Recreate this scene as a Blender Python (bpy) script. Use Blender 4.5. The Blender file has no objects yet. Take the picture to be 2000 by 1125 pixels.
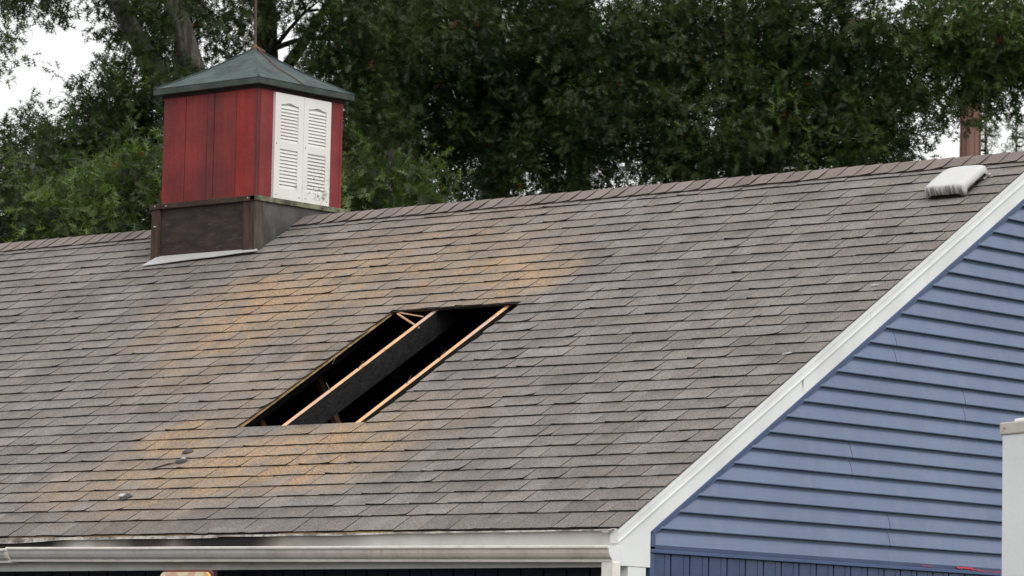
import bpy, math, random
import numpy as np
from mathutils import Vector, Matrix, noise

# ------------------------------------------------------------------ camera, sky, sun, exposure
CAM_LOC = (13.0173, -16.2251, 1.6280)
CAM_RIGHT = (0.762772, 0.646338, 0.020620)
CAM_UP = (0.053289, -0.094603, 0.994088)
CAM_FWD = (-0.644468, 0.757164, 0.106603)
LENS = 132.465
PITCH = 0.544373
RIDGE_S = 5.0637

EAVE = 2.55                      # height of the eave edge above the ground
scene = bpy.context.scene
COL = scene.collection
cam_data = bpy.data.cameras.new('camera')
cam = bpy.data.objects.new('camera', cam_data)
COL.objects.link(cam)
cam_data.sensor_width = 36.0
cam_data.lens = LENS
cam_data.clip_start = 0.1
cam_data.clip_end = 3000
cam_data.dof.use_dof = True
cam_data.dof.focus_distance = 21.5
cam_data.dof.aperture_fstop = 10.0
r_, u_, f_ = Vector(CAM_RIGHT), Vector(CAM_UP), Vector(CAM_FWD)
cam.matrix_world = Matrix(((r_.x, u_.x, -f_.x, CAM_LOC[0]), (r_.y, u_.y, -f_.y, CAM_LOC[1]),
                           (r_.z, u_.z, -f_.z, CAM_LOC[2]), (0, 0, 0, 1)))
scene.camera = cam

SUN_EL, SUN_AZ = math.radians(40), math.radians(112)     # azimuth clockwise from +Y
world = bpy.data.worlds.new('World')
scene.world = world
world.use_nodes = True
wt = world.node_tree
wt.nodes.clear()
wo = wt.nodes.new('ShaderNodeOutputWorld')
bg = wt.nodes.new('ShaderNodeBackground')
sky = wt.nodes.new('ShaderNodeTexSky')
sky.sky_type = 'NISHITA'
sky.sun_disc = False
sky.sun_elevation = SUN_EL
sky.sun_rotation = SUN_AZ
sky.air_density = 1.0
sky.dust_density = 4.0
hsv = wt.nodes.new('ShaderNodeHueSaturation')
hsv.inputs['Saturation'].default_value = 0.25
wt.links.new(sky.outputs[0], hsv.inputs['Color'])
# an overcast cloud layer, a little brighter overhead, over the clear sky
geo = wt.nodes.new('ShaderNodeTexCoord')
sep = wt.nodes.new('ShaderNodeSeparateXYZ')
wt.links.new(geo.outputs['Generated'], sep.inputs[0])
mr = wt.nodes.new('ShaderNodeMapRange')
mr.inputs['From Min'].default_value = 0.0
mr.inputs['From Max'].default_value = 1.0
mr.inputs['To Min'].default_value = 10.2
mr.inputs['To Max'].default_value = 12.5
wt.links.new(sep.outputs['Z'], mr.inputs['Value'])
cn = wt.nodes.new('ShaderNodeTexNoise')
cn.inputs['Scale'].default_value = 2.2
cn.inputs['Detail'].default_value = 4
wt.links.new(geo.outputs['Generated'], cn.inputs['Vector'])
cm = wt.nodes.new('ShaderNodeMapRange')
cm.inputs['From Min'].default_value = 0.3
cm.inputs['From Max'].default_value = 0.7
cm.inputs['To Min'].default_value = 0.96
cm.inputs['To Max'].default_value = 1.04
wt.links.new(cn.outputs[0], cm.inputs['Value'])
mu = wt.nodes.new('ShaderNodeMath')
mu.operation = 'MULTIPLY'
wt.links.new(mr.outputs[0], mu.inputs[0])
wt.links.new(cm.outputs[0], mu.inputs[1])
cc = wt.nodes.new('ShaderNodeCombineColor')
for i_ in range(3):
    wt.links.new(mu.outputs[0], cc.inputs[i_])
mx = wt.nodes.new('ShaderNodeMix')
mx.data_type = 'RGBA'
mx.inputs['Factor'].default_value = 0.85
wt.links.new(hsv.outputs[0], mx.inputs['A'])
wt.links.new(cc.outputs[0], mx.inputs['B'])
wt.links.new(mx.outputs['Result'], bg.inputs['Color'])
bg.inputs['Strength'].default_value = 0.10
wt.links.new(bg.outputs[0], wo.inputs['Surface'])

sun_data = bpy.data.lights.new('sun', 'SUN')
sun_data.energy = 1.1
sun_data.angle = math.radians(35)
sun_data.color = (1.0, 0.97, 0.93)
sun = bpy.data.objects.new('sun', sun_data)
COL.objects.link(sun)
sun_dir = Vector((math.sin(SUN_AZ) * math.cos(SUN_EL), math.cos(SUN_AZ) * math.cos(SUN_EL), math.sin(SUN_EL)))
sun.rotation_euler = (-sun_dir).to_track_quat('-Z', 'Y').to_euler()
sun.location = sun_dir * 60

vs = scene.view_settings
vs.view_transform = 'Standard'
vs.look = 'None'
vs.gamma = 1.0
vs.use_curve_mapping = False
vs.exposure = 0.17
scene.render.engine = 'CYCLES'
scene.cycles.use_denoising = True
scene.cycles.max_bounces = 8
scene.cycles.diffuse_bounces = 6
scene.cycles.transparent_max_bounces = 4

random.seed(11)
RNG = np.random.default_rng(5)
CT, ST = math.cos(PITCH), math.sin(PITCH)
TAN = ST / CT
RIDGE_Y, RIDGE_Z = RIDGE_S * CT, RIDGE_S * ST
LEFT_END = -14.0
BACK_Y = 2 * RIDGE_Y

# ------------------------------------------------------------------ mesh helpers
class MB:
    """collects faces and links them as ONE mesh object; z is measured from the eave"""
    def __init__(self, dz=EAVE):
        self.v, self.f, self.m, self.c = [], [], [], []
        self.dz = dz
    def add(self, verts, faces, m=0, col=None):
        o = len(self.v)
        for i, p in enumerate(verts):
            self.v.append((p[0], p[1], p[2] + self.dz))
            if col is None: self.c.append((1, 1, 1, 0))
            elif isinstance(col, list): self.c.append(col[i])
            else: self.c.append(col)
        for k, fc in enumerate(faces):
            self.f.append(tuple(o + i for i in fc))
            self.m.append(m[k] if isinstance(m, (list, tuple)) else m)
    def box(self, x0, x1, y0, y1, z0, z1, m=0, col=None):
        v = [(x, y, z) for z in (z0, z1) for y in (y0, y1) for x in (x0, x1)]
        self.add(v, [(0, 2, 3, 1), (4, 5, 7, 6), (0, 1, 5, 4), (2, 6, 7, 3), (0, 4, 6, 2), (1, 3, 7, 5)], m, col)
    def prism(self, poly, a, b, axis, m=0, col=None):
        """poly in the two other axes, extruded along axis from a to b"""
        def mk(q, t):
            if axis == 'x': return (t, q[0], q[1])
            if axis == 'y': return (q[0], t, q[1])
            return (q[0], q[1], t)
        n = len(poly)
        v = [mk(q, a) for q in poly] + [mk(q, b) for q in poly]
        fs = [(i, (i + 1) % n, n + (i + 1) % n, n + i) for i in range(n)]
        fs += [tuple(range(n - 1, -1, -1)), tuple(range(n, 2 * n))]
        self.add(v, fs, m, col)
    def tube(self, pts, rads, sides=8, m=0, col=None):
        pts = [Vector(p) for p in pts]
        rings = []
        for i, p in enumerate(pts):
            d = (pts[min(i + 1, len(pts) - 1)] - pts[max(i - 1, 0)]).normalized()
            a = d.orthogonal().normalized() if i == 0 else (rings[-1][1] - d * rings[-1][1].dot(d)).normalized()
            rings.append((p, a, d.cross(a), rads[i]))
        v = []
        for p, a, b, rr in rings:
            for k in range(sides):
                t = 2 * math.pi * k / sides
                v.append(p + (a * math.cos(t) + b * math.sin(t)) * rr)
        fs = []
        for i in range(len(pts) - 1):
            for k in range(sides):
                fs.append((i * sides + k, i * sides + (k + 1) % sides, (i + 1) * sides + (k + 1) % sides, (i + 1) * sides + k))
        fs.append(tuple(range(sides - 1, -1, -1)))
        fs.append(tuple((len(pts) - 1) * sides + k for k in range(sides)))
        self.add(v, fs, m, col)
    def build(self, name, mats, parent=None, bevel=0, smooth=False, fix=True):
        me = bpy.data.meshes.new(name)
        me.from_pydata(self.v, [], self.f)
        for mt in (mats if isinstance(mats, (list, tuple)) else [mats]):
            me.materials.append(mt)
        me.polygons.foreach_set('material_index', self.m)
        at = me.attributes.new('Col', 'FLOAT_COLOR', 'POINT')
        at.data.foreach_set('color', np.array(self.c, dtype=np.float32).ravel())
        if smooth:
            me.polygons.foreach_set('use_smooth', [True] * len(self.f))
        me.update()
        if fix:
            import bmesh
            bm = bmesh.new(); bm.from_mesh(me)
            bmesh.ops.recalc_face_normals(bm, faces=bm.faces)
            bm.to_mesh(me); bm.free()
        o = bpy.data.objects.new(name, me)
        COL.objects.link(o)
        if parent is not None:
            o.parent = parent
            loc, q = Vector((0, 0, 0)), parent
            while q is not None:
                loc += q.location; q = q.parent
            if loc.length > 1e-6: o.location = -loc
        if bevel:
            md = o.modifiers.new('bevel', 'BEVEL')
            md.width = bevel; md.segments = 2; md.limit_method = 'ANGLE'
        return o

def empty(name, loc=(0, 0, 0)):
    o = bpy.data.objects.new(name, None)
    o.empty_display_size = 0.3
    o.location = loc
    COL.objects.link(o)
    return o

def tag(o, label=None, cat=None, group=None, kind=None):
    if label: o['label'] = label
    if cat: o['category'] = cat
    if group: o['group'] = group
    if kind: o['kind'] = kind
    return o

def on_roof(x, s, h):            # a point h above the roof deck plane
    return (x, s * CT - h * ST, s * ST + h * CT)

# ------------------------------------------------------------------ materials
class NT:
    def __init__(self, name):
        self.mat = bpy.data.materials.new(name)
        self.mat.use_nodes = True
        self.t = self.mat.node_tree
        self.b = self.t.nodes['Principled BSDF']
        self.pos = self.n('ShaderNodeNewGeometry').outputs['Position']
    def n(self, kind): return self.t.nodes.new(kind)
    def l(self, a, b): self.t.links.new(a, b)
    def val(self, s, x):
        if hasattr(x, 'is_output'): self.l(x, s)
        else: s.default_value = x
    def scale(self, v=(1, 1, 1)):
        m = self.n('ShaderNodeVectorMath'); m.operation = 'MULTIPLY'
        self.l(self.pos, m.inputs[0]); m.inputs[1].default_value = v
        return m.outputs[0]
    def noise(self, sc, detail=3, vec=None, rough=0.55, lo=0.3, hi=0.7, a=0.0, b=1.0):
        t = self.n('ShaderNodeTexNoise')
        t.inputs['Scale'].default_value = sc; t.inputs['Detail'].default_value = detail
        t.inputs['Roughness'].default_value = rough
        self.l(vec if vec is not None else self.pos, t.inputs['Vector'])
        return self.rng(t.outputs[0], lo, hi, a, b)
    def rng(self, x, lo, hi, a=0.0, b=1.0):
        m = self.n('ShaderNodeMapRange')
        self.val(m.inputs['Value'], x)
        for k, q in (('From Min', lo), ('From Max', hi), ('To Min', a), ('To Max', b)): m.inputs[k].default_value = q
        return m.outputs[0]
    def math(self, op, a, b=0.0):
        m = self.n('ShaderNodeMath'); m.operation = op
        self.val(m.inputs[0], a); self.val(m.inputs[1], b)
        return m.outputs[0]
    def mix(self, f, a, b, mode='MIX'):
        m = self.n('ShaderNodeMix'); m.data_type = 'RGBA'; m.blend_type = mode
        self.val(m.inputs['Factor'], f)
        for k, q in (('A', a), ('B', b)):
            if hasattr(q, 'is_output'): self.l(q, m.inputs[k])
            else: m.inputs[k].default_value = (*q, 1) if len(q) == 3 else q
        return m.outputs['Result']
    def blob(self, c, r):        # 1 in the middle of an ellipsoid, 0 outside
        s = self.n('ShaderNodeVectorMath'); s.operation = 'SUBTRACT'
        self.l(self.pos, s.inputs[0]); s.inputs[1].default_value = c
        d = self.n('ShaderNodeVectorMath'); d.operation = 'DIVIDE'
        self.l(s.outputs[0], d.inputs[0]); d.inputs[1].default_value = r
        l = self.n('ShaderNodeVectorMath'); l.operation = 'LENGTH'
        self.l(d.outputs[0], l.inputs[0])
        return self.rng(l.outputs['Value'], 1.0, 0.25)
    def col(self):
        a = self.n('ShaderNodeAttribute'); a.attribute_name = 'Col'
        return a.outputs['Color'], a.outputs['Alpha']
    def bump(self, h, strength, dist=0.005):
        b = self.n('ShaderNodeBump'); b.inputs['Strength'].default_value = strength; b.inputs['Distance'].default_value = dist
        self.l(h, b.inputs['Height']); self.l(b.outputs[0], self.b.inputs['Normal'])
    def done(self, color, rough=0.7, spec=0.5, metal=0.0):
        if hasattr(color, 'is_output'): self.l(color, self.b.inputs['Base Color'])
        else: self.b.inputs['Base Color'].default_value = (*color, 1)
        self.val(self.b.inputs['Roughness'], rough)
        self.b.inputs['Specular IOR Level'].default_value = spec
        self.b.inputs['Metallic'].default_value = metal
        return self.mat

def painted(name, base, dirt, amount=0.35, rough=0.5, streak=None, sc=6.0, bump=0.08, spec=0.4):
    t = NT(name)
    n1 = t.noise(sc, 4, t.scale(streak) if streak else None, lo=0.45, hi=0.75)
    n2 = t.noise(60, 2, lo=0.35, hi=0.7)
    f = t.math('MULTIPLY', t.math('MULTIPLY', n1, t.math('ADD', t.math('MULTIPLY', n2, 0.5), 0.5)), amount)
    c = t.mix(f, base, dirt)
    c = t.mix(1.0, c, t.mix(t.noise(2.0, 2), (0.93, 0.93, 0.93), (1.04, 1.04, 1.04)), 'MULTIPLY')
    t.bump(t.noise(90, 3), bump)
    return t.done(c, rough, spec)

M = {}
def make_materials():
    # asphalt shingle: blend colour in Col, share of ochre dust in its alpha
    t = NT('asphalt_shingle')
    c, a = t.col()
    g = t.noise(88, 3, rough=0.75, lo=0.34, hi=0.66, a=0.60, b=1.40)
    g2 = t.noise(260, 1, lo=0.30, hi=0.70, a=0.74, b=1.26)
    m1 = t.noise(2.6, 4, lo=0.32, hi=0.68, a=0.86, b=1.12)
    m2 = t.noise(14, 3, lo=0.3, hi=0.7, a=0.93, b=1.07)
    k = t.math('MULTIPLY', t.math('MULTIPLY', g, g2), t.math('MULTIPLY', m1, m2))
    cb = t.n('ShaderNodeCombineColor')
    for i in range(3): t.l(k, cb.inputs[i])
    base = t.mix(1.0, c, cb.outputs[0], 'MULTIPLY')
    n = t.noise(5.0, 5, lo=0.38, hi=0.62)
    sp = t.noise(72, 3, rough=0.75, lo=0.46, hi=0.55)
    f = t.math('MULTIPLY', a, t.math('ADD', t.math('MULTIPLY', n, 0.70), 0.46))
    f2 = t.math('MULTIPLY', f, t.math('ADD', t.math('MULTIPLY', sp, 1.05), 0.06))
    f2 = t.math('MINIMUM', f2, 0.92)
    och = t.mix(t.noise(120, 2, lo=0.35, hi=0.65), (0.36, 0.205, 0.085), (0.62, 0.40, 0.20))
    base = t.mix(f2, base, och)
    t.bump(t.noise(260, 2), 0.5, 0.003)
    M['shingle'] = t.done(base, 0.92, 0.25)
    t = NT('asphalt_edge')
    M['edge'] = t.done(t.mix(t.noise(40, 3), (0.022, 0.020, 0.018), (0.055, 0.048, 0.043)), 0.95, 0.15)
    # ridge caps, browner
    t = NT('ridge_cap_shingle')
    c, a = t.col()
    g = t.noise(190, 2, lo=0.3, hi=0.7, a=0.7, b=1.28)
    m1 = t.noise(4, 4, lo=0.32, hi=0.68, a=0.88, b=1.1)
    k = t.math('MULTIPLY', g, m1)
    cb = t.n('ShaderNodeCombineColor')
    for i in range(3): t.l(k, cb.inputs[i])
    t.bump(t.noise(260, 2), 0.5, 0.003)
    M['cap'] = t.done(t.mix(1.0, c, cb.outputs[0], 'MULTIPLY'), 0.92, 0.25)

    M['white'] = painted('white_trim_paint', (0.79, 0.80, 0.81), (0.42, 0.41, 0.38), 0.35, 0.42, (1, 1, 0.6), 3.5)
    # eave board, white paint with soot blown out of the eave
    t = NT('sooty_white_board')
    soot = 0.0
    for (x, rx, st) in ((-4.85, 0.50, 1.4), (-3.05, 0.52, 1.35), (-3.75, 0.45, 0.72), (-2.3, 0.5, 0.2), (-0.72, 0.12, 0.0)):
        b = t.math('MULTIPLY', t.blob((x, 0.0, EAVE - 0.045), (rx, 0.5, 0.14)), st)
        soot = t.math('MAXIMUM', soot, b)
    soot = t.math('MINIMUM', t.math('MULTIPLY', soot, t.noise(2.4, 4, t.scale((1, 1, 0.4)), lo=0.30, hi=0.70, a=0.75, b=1.25)), 1.0)
    tan = t.math('MULTIPLY', t.blob((-3.3, 0.0, EAVE - 0.09), (1.9, 0.5, 0.2)), t.noise(4, 4, lo=0.35, hi=0.65))
    c = t.mix(t.noise(5, 3), (0.56, 0.555, 0.54), (0.66, 0.66, 0.65))
    c = t.mix(t.math('MULTIPLY', tan, 0.8), c, (0.34, 0.26, 0.17))
    c = t.mix(soot, t.mix(soot, c, (0.10, 0.062, 0.035)), (0.011, 0.009, 0.009))
    M['fascia'] = t.done(c, 0.55, 0.35)
    # gutter aluminium, dirtier at the ends
    t = NT('weathered_gutter_enamel')
    warm = t.rng(t.math('ADD', t.n('ShaderNodeSeparateXYZ').outputs[0], 0.0), 0, 1)
    s = t.n('ShaderNodeSeparateXYZ'); t.l(t.pos, s.inputs[0])
    warm = t.rng(s.outputs['X'], -3.4, -1.2)
    c = t.mix(warm, (0.57, 0.56, 0.535), (0.74, 0.665, 0.575))
    st = t.noise(7, 4, t.scale((1, 1, 0.25)), lo=0.42, hi=0.72)
    c = t.mix(t.math('MULTIPLY', st, 0.30), c, (0.23, 0.19, 0.15))
    c = t.mix(t.math('MULTIPLY', t.noise(45, 3, t.scale((1, 1, 0.4)), lo=0.6, hi=0.75), 0.4), c, (0.10, 0.085, 0.07))
    M['gutter'] = t.done(c, 0.38, 0.5)
    M['gutter_lip'] = painted('pale_gutter_rim', (0.80, 0.765, 0.71), (0.35, 0.29, 0.24), 0.5, 0.4, (1, 1, 1), 12)
    t = NT('drip_edge_metal')
    c = t.mix(t.noise(8, 4, t.scale((1, 1, 3)), lo=0.42, hi=0.62), (0.46, 0.43, 0.40), (0.14, 0.115, 0.095))
    c = t.mix(t.math('MULTIPLY', t.noise(50, 3, lo=0.5, hi=0.68), 0.7), c, (0.03, 0.026, 0.022))
    M['drip'] = t.done(c, 0.5, 0.4)
    # vinyl siding
    t = NT('blue_vinyl_siding')
    c, a = t.col()
    k = t.mix(t.noise(1.4, 3), (0.92, 0.92, 0.93), (1.06, 1.06, 1.05))
    c = t.mix(1.0, c, k, 'MULTIPLY')
    c = t.mix(t.math('MULTIPLY', t.noise(9, 4, t.scale((1, 1, 0.3)), lo=0.5, hi=0.8), 0.18), c, (0.30, 0.31, 0.33))
    t.bump(t.noise(30, 4, t.scale((1, 0.12, 2.0))), 0.12, 0.004)
    M['siding'] = t.done(c, t.noise(6, 3, a=0.40, b=0.55), 0.45)
    M['navy'] = painted('navy_trim', (0.038, 0.062, 0.140), (0.15, 0.17, 0.21), 0.2, 0.4, None, 5)
    M['jtrim'] = painted('dark_blue_channel', (0.055, 0.090, 0.195), (0.16, 0.18, 0.22), 0.2, 0.4, None, 5)
    # red boards
    t = NT('weathered_red_boards')
    c, a = t.col()
    st = t.noise(5.0, 5, t.scale((3.2, 3.2, 0.32)), lo=0.42, hi=0.66)
    bl = t.noise(3.5, 4, lo=0.35, hi=0.68)
    c = t.mix(bl, c, t.mix(1.0, c, (0.62, 0.5, 0.55), 'MULTIPLY'))
    c = t.mix(t.math('MULTIPLY', st, t.math('ADD', a, 0.08)), c, (0.048, 0.026, 0.022))
    gr = t.noise(34, 4, t.scale((1.0, 1.0, 0.06)), lo=0.3, hi=0.7, a=0.82, b=1.12)
    cb = t.n('ShaderNodeCombineColor')
    for i in range(3): t.l(gr, cb.inputs[i])
    c = t.mix(1.0, c, cb.outputs[0], 'MULTIPLY')
    c = t.mix(t.math('MULTIPLY', t.noise(70, 3, lo=0.62, hi=0.72), 0.35), c, (0.25, 0.17, 0.13))
    t.bump(gr, 0.35, 0.004)
    M['red'] = t.done(c, 0.62, 0.35)
    # old dark timber
    t = NT('dark_weathered_timber')
    c, a = t.col()
    gr = t.noise(7, 5, t.scale((0.9, 3.0, 3.2)), lo=0.33, hi=0.70)
    c = t.mix(gr, c, t.mix(1.0, c, (0.42, 0.40, 0.40), 'MULTIPLY'))
    c = t.mix(t.math('MULTIPLY', t.noise(26, 4, t.scale((0.5, 0.5, 2.5)), lo=0.6, hi=0.76), 0.35), c, (0.17, 0.14, 0.115))
    t.bump(gr, 0.4, 0.004)
    M['timber'] = t.done(c, 0.85, 0.25)
    t = NT('upright_dark_timber')
    c, a = t.col()
    gr = t.noise(9, 5, t.scale((4.0, 4.0, 0.5)), lo=0.35, hi=0.68)
    c = t.mix(gr, c, t.mix(1.0, c, (0.5, 0.42, 0.40), 'MULTIPLY'))
    t.bump(gr, 0.4, 0.004)
    M['timber_up'] = t.done(c, 0.85, 0.25)
    t = NT('grey_sheet_siding')
    c = t.mix(t.noise(6, 5, lo=0.35, hi=0.65), (0.040, 0.040, 0.041), (0.085, 0.083, 0.080))
    c = t.mix(t.math('MULTIPLY', t.noise(22, 4, t.scale((1, 1, 0.5)), lo=0.55, hi=0.75), 0.5), c, (0.15, 0.145, 0.13))
    M['sheet'] = t.done(c, 0.6, 0.4)
    t = NT('mossy_ledge')
    c = t.mix(t.noise(13, 5, lo=0.38, hi=0.62), (0.075, 0.062, 0.048), (0.21, 0.235, 0.155))
    M['moss'] = t.done(c, 0.9, 0.2)
    # copper-green sheet roof
    t = NT('green_patina_metal')
    c = t.mix(t.noise(4, 5, t.scale((1, 1, 2)), lo=0.36, hi=0.66), (0.011, 0.026, 0.026), (0.032, 0.068, 0.060))
    c = t.mix(t.math('MULTIPLY', t.noise(2.5, 4, lo=0.52, hi=0.72), 0.75), c, (0.028, 0.038, 0.050))
    c = t.mix(t.math('MULTIPLY', t.noise(16, 4, lo=0.62, hi=0.78), 0.55), c, (0.20, 0.26, 0.24))
    t.bump(t.noise(7, 3), 0.25, 0.02)
    M['patina'] = t.done(c, t.noise(8, 3, a=0.42, b=0.62), 0.35, 0.1)
    t = NT('dull_patina_edge')
    c = t.mix(t.noise(9, 5, lo=0.36, hi=0.66), (0.028, 0.038, 0.034), (0.060, 0.076, 0.066))
    M['patina_edge'] = t.done(c, 0.6, 0.4, 0.1)
    M['copper'] = painted('rusty_copper', (0.20, 0.085, 0.048), (0.10, 0.085, 0.06), 0.9, 0.55, None, 40)
    M['rod'] = painted('rusted_rod', (0.085, 0.045, 0.045), (0.05, 0.04, 0.04), 0.6, 0.6, None, 30)
    # shutters
    t = NT('white_shutter_plastic')
    al = t.blob((-6.58, 4.49, EAVE + 2.85), (0.4, 0.20, 0.27))
    al2 = t.blob((-6.58, 4.55, EAVE + 2.80), (0.4, 0.05, 0.06))
    al3 = t.blob((-6.58, 4.245, EAVE + 2.835), (0.4, 0.025, 0.04))
    nn = t.noise(48, 5, lo=0.53, hi=0.66)
    c = t.mix(t.noise(4, 3), (0.70, 0.69, 0.66), (0.77, 0.76, 0.735))
    c = t.mix(t.math('MULTIPLY', al, t.math('MULTIPLY', nn, 1.0)), c, (0.16, 0.13, 0.10))
    c = t.mix(t.math('MULTIPLY', t.math('MAXIMUM', al2, al3), t.math('MULTIPLY', t.noise(30, 4, lo=0.4, hi=0.6), 0.8)), c, (0.22, 0.23, 0.10))
    M['shutter'] = t.done(c, 0.45, 0.4)
    M['screw'] = painted('dull_screw', (0.12, 0.10, 0.085), (0.05, 0.04, 0.03), 0.5, 0.5)
    M['flash'] = painted('pale_flashing_metal', (0.47, 0.47, 0.47), (0.30, 0.29, 0.28), 0.5, 0.45, None, 10)
    # vent hood
    t = NT('streaked_vent_plastic')
    c, a = t.col()
    st = t.noise(34, 4, t.scale((1.6, 0.22, 0.22)), lo=0.40, hi=0.58)
    f = t.math('MULTIPLY', st, a)
    c = t.mix(t.math('MINIMUM', t.math('MULTIPLY', f, 1.0), 0.72), c, (0.075, 0.062, 0.052))
    t.bump(t.noise(9, 3), 0.3, 0.01)
    M['vent'] = t.done(c, 0.5, 0.4)
    M['vent_dark'] = painted('grimy_vent_base', (0.17, 0.15, 0.13), (0.03, 0.026, 0.022), 0.9, 0.7, None, 14)
    M['black'] = painted('dark_mesh', (0.012, 0.012, 0.012), (0.02, 0.02, 0.02), 0.3, 0.9)
    # attic timber
    t = NT('fresh_orange_wood')
    c = t.mix(t.noise(10, 4, t.scale((6, 0.7, 0.7)), lo=0.3, hi=0.7), (0.66, 0.36, 0.17), (0.78, 0.49, 0.28))
    c = t.mix(t.noise(2.2, 3, lo=0.50, hi=0.66), c, (0.60, 0.40, 0.33))
    c = t.mix(t.math('MULTIPLY', t.noise(18, 4, lo=0.58, hi=0.72), 0.6), c, (0.20, 0.09, 0.05))
    M['wood'] = t.done(c, 0.75, 0.3)
    t = NT('sheathing_edge_wood')
    c = t.mix(t.noise(16, 4, t.scale((1, 1, 3)), lo=0.35, hi=0.65), (0.36, 0.20, 0.085), (0.68, 0.46, 0.24))
    M['ply'] = t.done(c, 0.8, 0.2)
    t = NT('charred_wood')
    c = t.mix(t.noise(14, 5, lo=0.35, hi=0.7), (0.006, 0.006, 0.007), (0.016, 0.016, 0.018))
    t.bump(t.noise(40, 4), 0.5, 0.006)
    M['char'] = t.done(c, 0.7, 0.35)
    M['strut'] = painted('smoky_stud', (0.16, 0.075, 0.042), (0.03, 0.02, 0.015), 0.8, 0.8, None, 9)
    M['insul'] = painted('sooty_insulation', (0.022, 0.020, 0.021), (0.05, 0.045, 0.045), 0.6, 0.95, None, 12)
    M['porch'] = painted('navy_porch_wall', (0.026, 0.034, 0.075), (0.02, 0.025, 0.04), 0.4, 0.5)
    M['ceiling'] = painted('porch_ceiling', (0.30, 0.30, 0.29), (0.1, 0.1, 0.1), 0.4, 0.6)
    M['scrap_grey'] = painted('scorched_scrap', (0.10, 0.10, 0.105), (0.03, 0.03, 0.03), 0.7, 0.9, None, 30)
    M['scrap_white'] = painted('pale_scrap', (0.52, 0.50, 0.48), (0.2, 0.19, 0.18), 0.6, 0.8, None, 30)
    M['trailer'] = painted('white_trailer_panel', (0.83, 0.845, 0.85), (0.45, 0.44, 0.42), 0.25, 0.3, None, 2.5)
    M['rail'] = painted('beige_rail', (0.60, 0.545, 0.48), (0.30, 0.24, 0.19), 0.6, 0.4, None, 12)
    M['rubber'] = painted('black_rubber', (0.018, 0.018, 0.018), (0.05, 0.045, 0.04), 0.4, 0.8)
    M['steel'] = painted('grey_steel', (0.35, 0.35, 0.36), (0.2, 0.18, 0.16), 0.4, 0.4)
    t = NT('blotchy_board_print')
    c = t.mix(t.noise(11, 1, t.scale((1, 1, 0.5)), lo=0.44, hi=0.50), (0.78, 0.72, 0.48), (0.72, 0.42, 0.32))
    c = t.mix(t.blob((-2.72, -0.4, EAVE - 0.25), (0.10, 0.3, 0.12)), c, (0.85, 0.55, 0.12))
    M['board'] = t.done(c, 0.4, 0.4)
    M['board_rim'] = painted('red_brown_rim', (0.16, 0.035, 0.025), (0.06, 0.02, 0.02), 0.5, 0.5)
    M['redtape'] = painted('red_tape', (0.62, 0.035, 0.06), (0.35, 0.05, 0.06), 0.4, 0.4)
    # trees
    t = NT('oak_leaf')
    c, a = t.col()
    M['leaf'] = t.done(c, 0.5, 0.35)
    tr = t.n('ShaderNodeBsdfTranslucent'); t.l(t.mix(1.0, c, (1.3, 1.5, 0.6), 'MULTIPLY'), tr.inputs['Color'])
    ms = t.n('ShaderNodeMixShader'); ms.inputs[0].default_value = 0.40
    out = t.t.nodes['Material Output']
    t.l(t.b.outputs[0], ms.inputs[1]); t.l(tr.outputs[0], ms.inputs[2]); t.l(ms.outputs[0], out.inputs['Surface'])
    t = NT('oak_bark')
    c, a = t.col()
    k = t.noise(9, 6, t.scale((1.5, 1.5, 0.35)), lo=0.34, hi=0.66)
    c = t.mix(k, t.mix(1.0, c, (0.38, 0.36, 0.34), 'MULTIPLY'), c)
    c = t.mix(t.math('MULTIPLY', t.noise(5, 4, lo=0.55, hi=0.68), 0.6), c, (0.13, 0.14, 0.115))
    t.bump(k, 0.9, 0.03)
    M['bark'] = t.done(c, 0.9, 0.2)
    t = NT('pole_wood')
    c = t.mix(t.noise(12, 5, t.scale((2.5, 2.5, 0.12)), lo=0.33, hi=0.67), (0.165, 0.088, 0.07), (0.30, 0.178, 0.145))
    M['pole'] = t.done(c, 0.85, 0.2)
    t = NT('lawn')
    c = t.mix(t.noise(1.2, 5), (0.035, 0.06, 0.02), (0.07, 0.085, 0.035))
    M['ground'] = t.done(c, 0.95, 0.1)
    t = NT('driveway_asphalt')
    c = t.mix(t.noise(30, 4), (0.04, 0.04, 0.042), (0.065, 0.064, 0.063))
    M['asphalt'] = t.done(c, 0.9, 0.2)
make_materials()

# ------------------------------------------------------------------ ground
g = MB(0)
g.add([(-700, -700, 0), (700, -700, 0), (700, 700, 0), (-700, 700, 0)], [(0, 1, 2, 3)])
tag(g.build('ground', M['ground'], fix=False), kind='structure')
g = MB(0)
g.add([(-30, -30, 0.004), (30, -30, 0.004), (30, -1.2, 0.004), (-30, -1.2, 0.004)], [(0, 1, 2, 3)])
tag(g.build('driveway', M['asphalt'], fix=False), kind='structure')

# ------------------------------------------------------------------ the house
house = tag(empty('house'), 'single-storey house with grey shingle roof, blue siding gable and a hole cut in the roof', 'house')
HX0, HX1, HS0, HS1 = -4.195, -3.018, 1.455, 3.215           # hole cut in the roof
EXP = 0.143                                               # exposed height of one shingle course
NC = 35
def course_s(k): return 0.0 if k == 0 else 0.186 + (k - 1) * 0.1413     # the eave course shows a little more

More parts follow.
